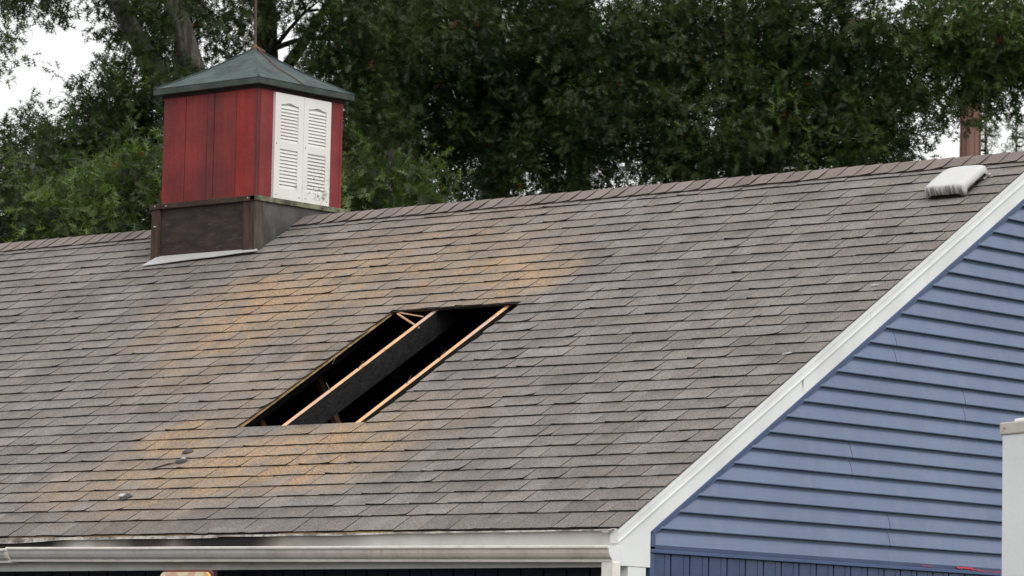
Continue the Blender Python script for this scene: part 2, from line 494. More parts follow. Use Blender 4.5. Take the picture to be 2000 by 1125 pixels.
# deck with the hole (boards below the shingles)
d = MB()
def slab(x0, x1, s0, s1, h0=-0.034, h1=-0.012, back=False):
    pts = []
    for h in (h0, h1):
        for s in (s0, s1):
            for x in (x0, x1):
                q = on_roof(x, s, h)
                pts.append((q[0], BACK_Y - q[1], q[2]) if back else q)
    fs = [(0, 2, 3, 1), (4, 5, 7, 6), (0, 1, 5, 4), (2, 6, 7, 3), (0, 4, 6, 2), (1, 3, 7, 5)]
    d.add(pts, fs, (1, 0, 0, 0, 0, 0))
slab(LEFT_END, HX0, 0.0, RIDGE_S)
slab(HX1, -0.001, 0.0, RIDGE_S)
slab(HX0, HX1, 0.0, HS0)
slab(HX0, HX1, HS1, RIDGE_S)
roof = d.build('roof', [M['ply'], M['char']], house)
d = MB()
slab(LEFT_END, 0.015, 0.0, RIDGE_S, -0.028, 0.004, True)
d.c = [(0.16, 0.145, 0.135, 0)] * len(d.c)
d.build('rear_slope', [M['shingle'], M['char']], roof)

STAINS = [(-3.50, 3.64, 0.58, 0.58, 0.66), (-3.22, 3.50, 0.32, 0.30, 0.5), (-5.75, 3.42, 0.85, 0.75, 0.75), (-5.38, 3.40, 0.30, 0.42, 0.75),
          (-2.95, 0.98, 0.62, 0.50, 0.85), (-4.63, 1.35, 0.42, 0.30, 0.8), (-3.5, 1.05, 0.62, 0.36, 0.95), (-4.25, 0.70, 1.15, 0.50, 0.62),
          (-4.40, 4.15, 1.0, 0.75, 0.35), (-5.36, 2.5, 0.6, 0.7, 0.40), (-4.7, 3.3, 0.9, 0.6, 0.35), (-2.6, 1.5, 0.6, 0.5, 0.25), (-5.0, 4.2, 1.4, 0.8, 0.25),
          (-4.45, 2.0, 0.35, 0.9, 0.35)]
def stain(x, s):
    w = noise.noise((x * 2.1, s * 2.1, 3.0)) * 0.35 + noise.noise((x * 6, s * 6, 8.0)) * 0.2
    a = 0.0
    for cx, cs, rx, rs, st in STAINS:
        q = math.hypot((x - cx) / rx, (s - cs) / rs)
        a += st * max(0.0, min(1.0, (1.25 - q + w) / 0.9))
    return min(1.0, a)

TONES = [(0.210, 0.189, 0.175), (0.203, 0.182, 0.168), (0.217, 0.198, 0.186), (0.194, 0.171, 0.156), (0.206, 0.183, 0.166), (0.186, 0.168, 0.157),
         (0.211, 0.194, 0.184)]
def course_wave(k, x):
    return 0.006 * noise.noise((x * 0.9, k * 1.7, 0.5)) + 0.0035 * noise.noise((x * 3.1, k * 2.3, 4.5))

class Tab:
    pass
tabs = []
rnd = random.Random(4)
for k in range(NC + 1):
    s0 = course_s(k) - 0.004
    s1 = min(course_s(k + 1) + 0.03, RIDGE_S - 0.004)
    if s1 - s0 < 0.04: continue
    x = LEFT_END + rnd.uniform(-0.2, 0)
    raised = True
    while x < 0.012:
        w = rnd.uniform(0.13, 0.29) if raised else rnd.uniform(0.09, 0.21)
        x1 = min(x + w, 0.0155)
        if 0.018 - x1 < 0.07: x1 = 0.0155
        t = Tab()
        t.k, t.x0, t.x1, t.s0, t.s1 = k, max(x, LEFT_END), x1, s0, s1
        t.hb = 0.0100 + rnd.uniform(-0.0005, 0.001) + (0.0034 if raised else 0.0)
        t.curl = (0.0, 0.0) if x1 > 0.01 else (rnd.random() ** 6 * 0.007, rnd.random() ** 6 * 0.007)
        tone = rnd.choice(TONES)
        j = rnd.uniform(0.97, 1.11)
        if k < 2: tone, j = rnd.choice(TONES[:6]), rnd.uniform(0.80, 1.12)
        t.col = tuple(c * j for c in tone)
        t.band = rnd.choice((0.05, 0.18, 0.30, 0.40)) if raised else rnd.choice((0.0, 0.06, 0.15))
        t.dust = rnd.choice((0.86, 0.95, 1.0, 1.0, 1.05))
        t.skew = rnd.uniform(-0.5, 0.5)
        t.seed = rnd.random() * 100
        tabs.append(t)
        x = x1 + (0.0048 if rnd.random() < 0.75 else 0.0008)
        raised = not raised if rnd.random() < 0.86 else raised
def cut(t, rx0, rx1, rs0, rs1):
    if t.x1 <= rx0 or t.x0 >= rx1 or t.s1 <= rs0 or t.s0 >= rs1: return [t]
    out = []
    def sub(**kw):
        n = Tab(); n.__dict__.update(t.__dict__); n.__dict__.update(kw)
        if n.x1 - n.x0 > 0.012 and n.s1 - n.s0 > 0.02: out.append(n)
    if t.x0 < rx0: sub(x1=rx0)
    if t.x1 > rx1: sub(x0=rx1)
    a, b = max(t.x0, rx0), min(t.x1, rx1)
    if t.s0 < rs0: sub(x0=a, x1=b, s1=rs0)
    if t.s1 > rs1: sub(x0=a, x1=b, s0=rs1)
    return out
pieces = []
for t in tabs:
    jx = noise.noise((t.k * 3.3, 0.2, 1)) * 0.012
    for q in cut(t, HX0 + 0.006 + jx, HX1 - 0.012 + jx, HS0 + 0.012, HS1 - 0.018):
        pieces += cut(q, -7.66, -6.565, 4.46, 6.0)

def shingle_mesh(b, t):
    sfull0, sfull1 = course_s(t.k) - 0.004, course_s(t.k + 1) + 0.03
    n = max(1, int(round((t.x1 - t.x0) / 0.075)))
    xs = [t.x0 + (t.x1 - t.x0) * i / n for i in range(n + 1)]
    rows = [0.0, 0.3, 1.0]
    full = t.s0 <= sfull0 + 1e-6
    verts, cols = [], []
    for ri, rr in enumerate(rows):
        for i, x in enumerate(xs):
            s = t.s0 + (t.s1 - t.s0) * rr
            u = (s - sfull0) / (sfull1 - sfull0)
            h = t.hb * (1 - u) + 0.002 * u
            if ri == 0:
                h += 0.0016 * noise.noise((x * 9, t.k * 1.3, t.seed))
                if i == 0: h += t.curl[0]
                if i == n: h += t.curl[1]
                if full: s += course_wave(t.k, x) + 0.0025 * noise.noise((x * 25, t.seed, 2.2)) + t.skew * 0.004 * (i / n - 0.5)
                else: s += 0.006 * noise.noise((x * 22, t.seed, 6.1))
            if i == n and abs(x - HX0) < 0.03 and HS0 - 0.1 < s < HS1 + 0.1: x = x + 0.010 * noise.noise((s * 23, 1.0, t.seed)) + 0.004
            if i == 0 and abs(x - HX1) < 0.03 and HS0 - 0.1 < s < HS1 + 0.1: x = x + 0.014 * noise.noise((s * 23, 2.0, t.seed))
            verts.append(on_roof(x, s, h - 0.012))
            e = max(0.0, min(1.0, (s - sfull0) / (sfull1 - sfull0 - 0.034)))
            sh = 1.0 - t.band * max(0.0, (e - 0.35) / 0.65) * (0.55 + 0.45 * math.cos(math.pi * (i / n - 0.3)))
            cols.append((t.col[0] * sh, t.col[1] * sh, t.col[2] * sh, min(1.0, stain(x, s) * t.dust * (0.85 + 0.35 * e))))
    m = n + 1
    fs, ms = [], []
    for r in range(2):
        for i in range(n):
            fs.append((r * m + i, r * m + i + 1, (r + 1) * m + i + 1, (r + 1) * m + i)); ms.append(0)
    # butt edge and sides go down to the course below
    o = len(verts)
    low = 0.0042 if t.k else -0.006
    for i in range(m):
        p = verts[i]
        s_ = p[1] * CT + p[2] * ST
        hh = min(low, 0.0) - 0.012 + 0.002
        if not full: hh = -0.024
        verts.append(on_roof(p[0], s_ + 0.003, hh)); cols.append((0, 0, 0, 0))
    for i in range(n):
        fs.append((o + i, o + i + 1, i + 1, i)); ms.append(1)
    for col_i in (0, n):
        a0, a1, a2 = col_i, m + col_i, 2 * m + col_i
        q = len(verts)
        for a_ in (a0, a1, a2):
            p = verts[a_]; s_ = p[1] * CT + p[2] * ST
            verts.append(on_roof(p[0], s_, -0.014)); cols.append((t.col[0] * 0.62, t.col[1] * 0.60, t.col[2] * 0.60, 0))
        rk_ = 0 if (col_i == n and t.x1 > 0.01) else 1
        fs.append((a0, a1, q + 1, q)); ms.append(rk_)
        fs.append((a1, a2, q + 2, q + 1)); ms.append(rk_)
    b.add(verts, fs, ms, cols)

cl = Vector(CAM_LOC)
def apparent(t):
    c = Vector(on_roof((t.x0 + t.x1) / 2, (t.s0 + t.s1) / 2, 0)); c.z += EAVE
    v = c - cl
    z = v.dot(f_)
    px, py = v.dot(r_) / z, v.dot(u_) / z
    if abs(px) > 0.135 or abs(py) > 0.076: return 0
    return (t.x1 - t.x0) * (t.s1 - t.s0) / z ** 2
order = sorted(pieces, key=apparent, reverse=True)
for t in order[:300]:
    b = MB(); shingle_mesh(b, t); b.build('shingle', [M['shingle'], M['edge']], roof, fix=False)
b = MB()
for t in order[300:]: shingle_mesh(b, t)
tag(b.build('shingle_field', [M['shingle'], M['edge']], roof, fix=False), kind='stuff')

# ridge caps
CAPTONES = [(0.222, 0.181, 0.162), (0.230, 0.190, 0.172), (0.214, 0.172, 0.154), (0.230, 0.193, 0.176), (0.220, 0.184, 0.168)]
rnd = random.Random(9)
x = 0.03
while x > LEFT_END:
    x0, x1 = x - 0.185, x + 0.0
    x -= 0.143 + rnd.uniform(-0.004, 0.004)
    if x0 > -7.72 and x1 < -6.50: continue
    x0 = max(x0, LEFT_END)
    j = rnd.uniform(0.9, 1.1)
    tone = tuple(c * j for c in rnd.choice(CAPTONES))
    b = MB()
    verts, fs, ms, cols = [], [], [], []
    prof = [(-0.160, 0.0), (-0.09, 0.0), (-0.02, 0.004), (0.0, 0.010), (0.02, 0.004), (0.09, 0.0), (0.160, 0.0)]
    lift = rnd.uniform(0.0, 0.006)
    for ci, xx in enumerate((x0, (x0 + x1) / 2, x1)):
        for q, (a, up) in enumerate(prof):
            hh = 0.003 + 0.006 * (ci / 2) + up * 0.6 + (0.004 * rnd.uniform(0, 1) if q in (0, 6) else 0) + (lift if q < 2 and ci == 2 else 0)
            aa = abs(a) + (rnd.uniform(-0.005, 0.005) if q in (0, 6) else 0)
            p = on_roof(xx, RIDGE_S - aa, hh) if a != 0 else (xx, RIDGE_Y, RIDGE_Z + hh / CT - 0.004)
            if a > 0: p = (p[0], BACK_Y - p[1], p[2])
            verts.append(p); cols.append((*tone, 0))
    nq = len(prof)
    for ci in range(2):
        for q in range(nq - 1):
            fs.append((ci * nq + q, ci * nq + q + 1, (ci + 1) * nq + q + 1, (ci + 1) * nq + q)); ms.append(0)
    o = len(verts)
    for ci in range(3):
        for q in (0, nq - 1):
            p = verts[ci * nq + q]; sgn = 1 if q == 0 else -1
            verts.append((p[0], p[1] + sgn * 0.004, p[2] - 0.010)); cols.append((0, 0, 0, 0))
    for ci in range(2):
        fs.append((ci * nq, (ci + 1) * nq, o + (ci + 1) * 2, o + ci * 2)); ms.append(1)
        fs.append((ci * nq + nq - 1, (ci + 1) * nq + nq - 1, o + (ci + 1) * 2 + 1, o + ci * 2 + 1)); ms.append(1)
    o2 = len(verts)
    for q in range(nq):
        p = verts[2 * nq + q]; verts.append((p[0] - 0.001, p[1], p[2] - 0.007)); cols.append((0, 0, 0, 0))
    for q in range(nq - 1):
        fs.append((2 * nq + q, 2 * nq + q + 1, o2 + q + 1, o2 + q)); ms.append(1)
    b.add(verts, fs, ms, cols)
    b.build('ridge_cap', [M['cap'], M['edge']], roof, fix=False)

# rafters
def rafter(xc, hi=-0.035, depth=0.155, half=0.022, parent=house):
    b = MB()
    pts = []
    for h in (hi - depth, hi):
        for s in (0.05, RIDGE_S - 0.12):
            for xx in (xc - half, xc + half): pts.append(on_roof(xx, s, h))
    b.add(pts, [(0, 2, 3, 1), (4, 5, 7, 6), (0, 1, 5, 4), (2, 6, 7, 3), (0, 4, 6, 2), (1, 3, 7, 5)], (1, 0, 1, 1, 1, 1))
    return b.build('rafter', [M['wood'], M['char']], parent, bevel=0.002)
for i in range(-3, 6):
    xc = -3.825 + i * 0.645
    if xc < -0.1: rafter(xc)
# attic inside: ceiling joists level, insulation, ridge board, struts
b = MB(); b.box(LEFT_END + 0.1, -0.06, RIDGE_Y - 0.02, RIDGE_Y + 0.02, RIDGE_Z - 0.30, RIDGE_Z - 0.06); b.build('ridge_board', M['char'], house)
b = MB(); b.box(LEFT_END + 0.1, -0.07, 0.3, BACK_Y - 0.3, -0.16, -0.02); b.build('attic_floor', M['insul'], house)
def stick(name, a, c, w, mat, parent=house):
    b = MB(); b.tube([a, c], [w, w], 4); return b.build(name, mat, parent)
stick('attic_strut', (-4.925, 2.75, 1.275), (-4.672, 2.75, 0.855), 0.032, M['strut'])
stick('attic_strut', (-4.643, 1.9, 0.887), (-4.533, 1.9, 0.753), 0.03, M['strut'])
stick('attic_strut', (-4.6, 3.4, 0.0), (-4.6, 3.2, 1.75), 0.035, M['char'])
# torn wood at the top of the hole
stick('splinter', on_roof(-4.13, 3.17, -0.02), on_roof(-3.80, 2.98, -0.05), 0.007, M['wood'])
stick('splinter', on_roof(-4.12, 3.185, -0.02), on_roof(-3.90, 3.16, -0.05), 0.006, M['wood'])
for (xx, ss, ln) in ((-3.825, 2.33, 0.05), (-3.825, 2.02, -0.04), (-3.18, 2.42, 0.05), (-3.18, 2.06, 0.035), (-4.13, 2.42, 0.03)):
    stick('bent_nail', on_roof(xx, ss, -0.03), on_roof(xx + ln, ss + 0.03, 0.01), 0.0025, M['screw'])
# torn felt along the hole
b = MB()
for (xa, xb, sa, sb) in ((HX0 - 0.012, HX0 + 0.003, HS0, HS1 - 0.02),):
    n = 26; vv = []
    for i in range(n + 1):
        s = sa + (sb - sa) * i / n
        vv.append(on_roof(xa, s, -0.006)); vv.append(on_roof(xb + 0.007 * noise.noise((s * 7, 0.3, 0)), s, -0.009 + 0.008 * noise.noise((s * 5, 4, 0))))
    b.add(vv, [(2 * i, 2 * i + 1, 2 * i + 3, 2 * i + 2) for i in range(n)])
    vv = []
    for i in range(n + 1):
        x_ = HX0 + (HX1 - HX0) * i / n
        vv.append(on_roof(x_, HS1 + 0.004, -0.006)); vv.append(on_roof(x_, HS1 - 0.03 + 0.015 * noise.noise((x_ * 8, 1.3, 0)), -0.008 + 0.012 * noise.noise((x_ * 5, 9, 0))))
    b.add(vv, [(2 * i, 2 * i + 1, 2 * i + 3, 2 * i + 2) for i in range(n)])
b.build('torn_felt', M['edge'], house, fix=False)

# ---------------- gable end
def slope_top(y, drop):          # height of the line that runs drop (vertical) below the roof edge
    return min(y, BACK_Y - y) * TAN - drop
gw = MB()
gw.prism([(0.18, -EAVE), (BACK_Y - 0.18, -EAVE), (BACK_Y - 0.18, 0.18 * TAN - 0.03), (RIDGE_Y, RIDGE_Z - 0.03), (0.18, 0.18 * TAN - 0.03)], -0.16, -0.045, 'x')
gable = gw.build('gable_wall', M['navy'], house)
gw = MB()
gw.prism([(0.95, -EAVE), (BACK_Y - 0.18, -EAVE), (BACK_Y - 0.18, 0.1), (RIDGE_Y, RIDGE_Z - 0.05), (0.95, 0.95 * TAN - 0.05)], LEFT_END, LEFT_END + 0.12, 'x')
gw.build('far_gable_wall', M['navy'], house)
b = MB(); b.box(LEFT_END + 0.12, -0.16, BACK_Y - 0.3, BACK_Y - 0.18, -EAVE, -0.05); b.build('rear_wall', M['navy'], house)

SID = 0.1016
SZ0 = -0.0985
def siding_board(y0, y1, za, drop, tone):
    """one course of siding between y0 and y1, top clipped along the rake"""
    prof = [(-0.016, 0.0), (0.003, 0.0015), (0.0042, 0.006), (-0.004, 0.040), (-0.016, 0.076), (-0.024, 0.088), (-0.028, SID + 0.004)]
    b = MB()
    vv = []
    mid = RIDGE_Y
    def yl(z): return max(y0, (z + drop) / TAN)
    def yr(z): return min(y1, BACK_Y - (z + drop) / TAN)
    rows = []
    for px_, pz in prof:
        z = za + pz
        a, c = yl(z), yr(z)
        if c - a < 0.01: break
        rows.append((px_, z, a, c))
    if len(rows) < 3: return
    nseg = max(2, int((rows[0][3] - rows[0][2]) / 0.35))
    for px_, z, a, c in rows:
        for i in range(nseg + 1):
            y = a + (c - a) * i / nseg
            wob = 0.0013 * noise.noise((y * 1.7, za * 9, 1.0))
            vv.append((px_ - 0.008 + wob, y, z + 0.0012 * noise.noise((y * 0.8, za * 7, 5.0))))
    m = nseg + 1
    fs = [(r * m + i, r * m + i + 1, (r + 1) * m + i + 1, (r + 1) * m + i) for r in range(len(rows) - 1) for i in range(nseg)]
    o = len(vv)
    for e_ in (0, nseg):          # end lips, so a lap seam shows its thickness
        for r in range(len(rows)):
            p = vv[r * m + e_]; vv.append((p[0] - 0.006, p[1], p[2]))
    L_ = len(rows)
    for k_, e_ in enumerate((0, nseg)):
        for r in range(L_ - 1):
            fs.append((r * m + e_, (r + 1) * m + e_, o + k_ * L_ + r + 1, o + k_ * L_ + r))
    b.add(vv, fs, 0, (*tone, 0))
    b.build('siding_board', M['siding'], gable, fix=True)
rnd = random.Random(3)
SEAMS = {0: [], 1: [2.648], 2: [2.648], 5: [2.243], 6: [2.243], 9: [3.457], 10: [3.457], 12: [2.696], 13: [2.696]}
DROP = 0.232
k = 0
while SZ0 + k * SID < RIDGE_Z - DROP - 0.05:
    za = SZ0 + k * SID
    ends = [0.352] + SEAMS.get(k, [] if k < 3 else []) + ([5.6 + (k // 2 % 3) * 0.7] if k < 16 else []) + [BACK_Y - 0.352]
    for i in range(len(ends) - 1):
        j = rnd.uniform(0.96, 1.04)
        siding_board(ends[i] + (0.006 if i else 0), ends[i + 1], za, DROP, (0.139 * j, 0.183 * j, 0.292 * j))
    k += 1
# channel that frames the siding
def rake_strip(b, d0, d1, x0, x1, ya, mat=0, yb=None, sides=(0, 1)):
    """strip of the gable plane between drops d0 < d1, from y=ya up to the ridge and down behind"""
    for side in sides:
        ye = RIDGE_Y - (0.0005 if side else 0) if yb is None else yb
        f = (lambda y: y) if side == 0 else (lambda y: BACK_Y - y)
        q = [(f(ya), ya * TAN - d1), (f(ye), ye * TAN - d1), (f(ye), ye * TAN - d0), (f(ya), ya * TAN - d0)]
        b.prism(q, x0, x1, 'x', mat)
b = MB(); rake_strip(b, 0.203, 0.222, -0.044, 0.001, 0.312); rake_strip(b, 0.222, 0.247, -0.044, -0.006, 0.336)
b.build('siding_channel', M['jtrim'], gable, bevel=0.002)
b = MB(); b.box(-0.044, 0.001, 0.310, 0.350, -0.100, 0.312 * TAN - 0.205); b.build('corner_channel', M['jtrim'], gable, bevel=0.002)
# bottom trims under the siding and the upright panels below
b = MB(); b.box(-0.044, -0.003, 0.351, BACK_Y - 0.33, -0.112, -0.088); b.build('starter_strip', M['navy'], gable, bevel=0.002)
b = MB(); b.box(-0.044, 0.004, 0.311, BACK_Y - 0.31, -0.134, -0.1125); b.build('ledge_trim', M['jtrim'], gable, bevel=0.003)
b = MB(); b.box(-0.044, -0.005, 0.311, 0.345, -EAVE, -0.1345); b.build('corner_channel', M['jtrim'], gable, bevel=0.002)
y = 0.345
pm = None
pitch_p = 0.1745
i = 0
while y < BACK_Y - 0.4:
    if pm is None:
        b = MB()
        b.box(-0.044, -0.016, 0.345, 0.345 + pitch_p - 0.012, -EAVE, -0.135)
        b.box(-0.044, -0.012, 0.345 + pitch_p * 0.62, 0.345 + pitch_p * 0.66, -EAVE + 0.01, -0.136)
        pm = b.build('wall_panel', M['navy'], gable, bevel=0.003)
    else:
        o = pm.copy(); COL.objects.link(o); o.parent = gable; o.location.y += pitch_p * i
    y += pitch_p; i += 1
# red scuffs on the ledge, a torn strip of tape
b = MB()
for (ya, yb, za, zb) in ((3.36, 3.54, -0.094, -0.104), (3.52, 3.62, -0.103, -0.108), (3.60, 3.87, -0.108, -0.112), (2.98, 3.1, -0.101, -0.104)):
    vv = []
    for q in range(9):
        yy = ya + (yb - ya) * q / 8
        vv.append((0.0062, yy, za + 0.002 * math.sin(q * 2.1))); vv.append((0.0062, yy, zb + 0.002 * math.cos(q * 1.7)))
    n0 = len(vv)
    vv += [(0.0050, p[1], p[2]) for p in vv]
    b.add(vv, [(2 * q, 2 * q + 1, 2 * q + 3, 2 * q + 2) for q in range(8)] + [(n0 + 2 * q, n0 + 2 * q + 2, n0 + 2 * q + 3, n0 + 2 * q + 1) for q in range(8)])
b.build('tape_shred', M['redtape'], gable, fix=False)

# ---------------- rake, fascia, eaves
b = MB()
b.prism([(0.027, -0.218), (0.306, -0.218), (0.306, 0.306 * TAN - 0.203), (1.735, 1.735 * TAN - 0.203), (1.715, 1.715 * TAN - 0.10), (0.027, 0.027 * TAN - 0.10)], -0.060, 0.0, 'x')
rk = b.build('rake_board', M['white'], house, bevel=0.003)
b = MB(); rake_strip(b, 0.10, 0.203, -0.060, -0.0015, 1.738, 0, None, (0,)); b.build('rake_board', M['white'], house, bevel=0.003)
b = MB(); b.prism([(BACK_Y - 0.027, -0.218), (BACK_Y - 0.027, 0.027 * TAN - 0.10), (RIDGE_Y + 0.001, RIDGE_Z - 0.10), (RIDGE_Y + 0.001, RIDGE_Z - 0.203), (BACK_Y - 0.306, 0.306 * TAN - 0.203), (BACK_Y - 0.306, -0.218)], -0.060, 0.0, 'x')
b.build('rake_board', M['white'], house, bevel=0.003)
b = MB(); rake_strip(b, 0.014, 0.101, -0.050, 0.0085, 0.006, 0, 2.40, (0,)); b.build('rake_trim', M['white'], house, bevel=0.003)
b = MB(); rake_strip(b, 0.014, 0.101, -0.050, 0.0075, 2.4035, 0, None, (0,)); b.build('rake_trim', M['white'], house, bevel=0.003)
b = MB(); rake_strip(b, 0.014, 0.101, -0.050, 0.0085, 0.006, 0, None, (1,)); b.build('rake_trim', M['white'], house, bevel=0.003)
b = MB(); rake_strip(b, 0.013, 0.052, 0.0088, 0.0125, 0.004); rake_strip(b, 0.086, 0.097, 0.0088, 0.0125, 0.004); b.build('rake_moulding', M['white'], house, bevel=0.0015)
b = MB(); rake_strip(b, 0.0128, 0.0138, -0.0005, 0.0150, 0.0); b.build('rake_edge_metal', M['edge'], house)

b = MB(); b.box(LEFT_END, -0.062, 0.012, 0.035, -0.226, -0.012); fas = b.build('fascia_board', M['fascia'], house, bevel=0.002)
b = MB(); b.box(-0.0615, -0.003, 0.012, 0.0265, -0.216, -0.016); b.build('fascia_end', M['white'], house, bevel=0.002)
def drip(x0, x1, amp, seed, tilt=0.0):
    b = MB(); n = int((x1 - x0) / 0.06); vv = []
    for i in range(n + 1):
        x_ = x0 + (x1 - x0) * i / n
        e1 = amp * noise.noise((x_ * 2.2, seed, 0)); e2 = amp * noise.noise((x_ * 3.1, seed, 5)); tt = tilt * (i / n) - 0.016 * max(0.0, min(1.0, (-4.45 - x_) / 0.4))
        vv += [(x_, 0.03, -0.012), (x_, -0.008 + e2 * 0.6, -0.017), (x_, -0.012 + e2, -0.025 + e1 * 0.7 + tt), (x_, -0.016 + e2, -0.030 + e1 * 0.7 + tt), (x_, -0.009 + e2, -0.029 + e1 * 0.7 + tt)]
    b.add(vv, [(5 * i + q, 5 * i + q + 1, 5 * i + q + 6, 5 * i + q + 5) for i in range(n) for q in range(4)])
    o = b.build('drip_edge', M['drip'], fas, smooth=False, fix=False)
    md = o.modifiers.new('thick', 'SOLIDIFY'); md.thickness = 0.0015
drip(LEFT_END, -3.07, 0.008, 1.0, -0.004)
drip(-3.10, -0.02, 0.006, 7.0, 0.006)
# shingle starter edge and pale torn flap at the corner
b = MB(); b.add([(-0.10, -0.012, -0.024), (-0.035, -0.014, -0.026), (-0.045, -0.014, -0.038), (-0.085, -0.013, -0.036)], [(0, 1, 2, 3)])
o = b.build('bent_flap', M['flash'], fas, fix=False); o.modifiers.new('t', 'SOLIDIFY').thickness = 0.002

# gutter: falls towards the downspout on the right
GP = [(0.010, -0.004), (0.0, -0.004), (0.0, -0.086), (-0.072, -0.089), (-0.075, -0.086), (-0.077, -0.073), (-0.083, -0.069), (-0.095, -0.058), (-0.104, -0.040), (-0.108, -0.022),
      (-0.110, -0.016), (-0.116, -0.014), (-0.118, -0.011), (-0.118, -0.002), (-0.115, 0.0), (-0.106, 0.0), (-0.105, -0.006)]
def gutter_z(x): return -0.112 + (x / -5.0) * 0.034
def gutter_run(x0, x1, dz, name, parent, nn=24):
    b = MB(); vv = []
    for i in range(nn + 1):
        x_ = x0 + (x1 - x0) * i / nn
        w = 0.0025 * noise.noise((x_ * 0.9, 3, 3))
        for (yy, zz) in GP: vv.append((x_, yy + 0.0115 + w, gutter_z(x_) + zz + dz + w))
    m = len(GP)
    fs, ms = [], []
    for i in range(nn):
        for q in range(m - 1):
            fs.append((i * m + q, i * m + q + 1, (i + 1) * m + q + 1, (i + 1) * m + q)); ms.append(1 if q in (3, 4, 11, 12, 13, 14) else 0)
    b.add(vv, fs, ms)
    o = b.build(name, [M['gutter'], M['gutter_lip']], parent, fix=False)
    md = o.modifiers.new('thick', 'SOLIDIFY'); md.thickness = 0.0015
    return o
gut = gutter_run(-4.86, 0.022, 0, 'gutter', house)
gutter_run(LEFT_END, -4.85, -0.009, 'gutter_section', gut)
b = MB(); z_ = gutter_z(0.02); b.prism([(a_ + 0.0115, c_ + z_) for a_, c_ in GP[1:15]], 0.0215, 0.0255, 'x'); b.build('end_cap', M['white'], gut)
b = MB(); z_ = gutter_z(0.02); b.box(0.001, 0.0265, -0.004, 0.0255, z_ - 0.092, z_ + 0.002); b.build('gutter_bracket', M['white'], gut, bevel=0.002)
b = MB(); z_ = gutter_z(-4.855) ; b.prism([(a_ + 0.0075 - (0.004 if a_ < -0.05 else 0), c_ + z_ - 0.006) for a_, c_ in GP[1:15]], -4.875, -4.850, 'x'); b.build('seam_sleeve', M['gutter_lip'], gut)
b = MB()
z0 = gutter_z(-0.02) - 0.089
b.box(-0.055, 0.030, -0.062, 0.006, z0 - 2.2, z0 + 0.004)
b.build('downspout', M['gutter_lip'], house, bevel=0.006)
# corner post below the rake return, porch behind
b = MB(); b.box(-0.150, -0.004, 0.115, 0.274, -EAVE, -0.2185); b.build('porch_post', M['white'], house, bevel=0.004)
for px_ in (-3.4, -6.8, -10.2, -13.85):
    b = MB(); b.box(px_ - 0.07, px_ + 0.07, 0.115, 0.255, -EAVE, -0.121); b.build('porch_post', M['white'], house, bevel=0.004)
b = MB(); b.box(LEFT_END + 0.05, -0.165, 0.036, 0.55, -0.12, -0.10); b.build('porch_ceiling', M['ceiling'], house)
b = MB(); b.box(LEFT_END + 0.05, -0.165, 0.45, 0.55, -EAVE, -0.1205); pw_ = b.build('porch_wall', M['porch'], house)
x = -0.2
i = 0
pm2 = None
while x > LEFT_END + 0.4:
    if pm2 is None:
        b = MB(); b.box(-0.36, -0.2, 0.435, 0.4495, -EAVE, -0.121); pm2 = b.build('wall_panel', M['porch'], pw_, bevel=0.003)
    else:
        o = pm2.copy(); COL.objects.link(o); o.parent = pw_; o.location.x -= 0.172 * i
    x -= 0.172; i += 1

# ------------------------------------------------------------------ cupola
cup = empty('cupola', (-7.1, 4.305, EAVE + 2.2))
tag(cup, 'red boarded cupola with green metal roof and white shutters, astride the ridge', 'cupola')
CX0, CX1, CY0, CY1 = -7.67, -6.555, 3.80, 4.81
DK = (0.060, 0.041, 0.037, 0); DK2 = (0.082, 0.055, 0.042, 0)
b = MB(); b.box(CX0 + 0.02, CX1 - 0.02, CY0 + 0.017, CY1 - 0.02, 2.02, 2.69, 0, DK); base = b.build('base', M['timber'], cup)
b = MB(); b.box(CX0, CX0 + 0.092, CY0, CY0 + 0.0165, 2.275, 2.692, 0, DK2); b.build('corner_board', M['timber_up'], base, bevel=0.003)
b = MB(); b.box(CX1 - 0.135, CX1 - 0.019, CY0, CY0 + 0.0165, 2.285, 2.692, 0, DK2); b.build('corner_board', M['timber_up'], base, bevel=0.003)
b = MB(); b.box(CX1 - 0.0185, CX1, CY0 - 0.002, CY0 + 0.10, 2.285, 2.692, 0, (0.10, 0.088, 0.072, 0)); b.build('corner_board', M['timber_up'], base, bevel=0.003)
b = MB(); b.box(CX1 - 0.0195, CX1 - 0.008, CY0 + 0.1005, CY1, 2.2, 2.690); b.build('side_sheet', M['sheet'], base)
b = MB(); b.box(CX0 - 0.012, CX1 - 0.002, CY0 - 0.014, CY0 + 0.05, 2.692, 2.733, 0, DK2); b.build('ledge', M['timber'], base, bevel=0.004)
b = MB(); b.box(CX1 - 0.055, CX1 + 0.014, CY0 - 0.014, CY1 + 0.015, 2.693, 2.732); tag(b.build('ledge', M['moss'], base, bevel=0.004), 'mossy green side ledge')
b = MB(); b.box(CX0 - 0.012, CX0 + 0.05, CY0 + 0.051, CY1 + 0.015, 2.692, 2.733, 0, DK2); b.box(CX0 + 0.051, CX1 - 0.056, CY1 - 0.04, CY1 + 0.015, 2.692, 2.733, 0, DK2); b.build('ledge', M['timber'], base, bevel=0.004)
for (px_, pz_) in ((-7.62, 2.715), (-7.5, 2.712), (-6.63, 2.716), (-7.62, 2.56)):
    b = MB(); b.tube([(px_, CY0 - 0.0165, pz_), (px_, CY0 - 0.010 if pz_ > 2.7 else CY0 + 0.004, pz_)], [0.006, 0.006], 6); b.build('nail_head', M['flash'], base)
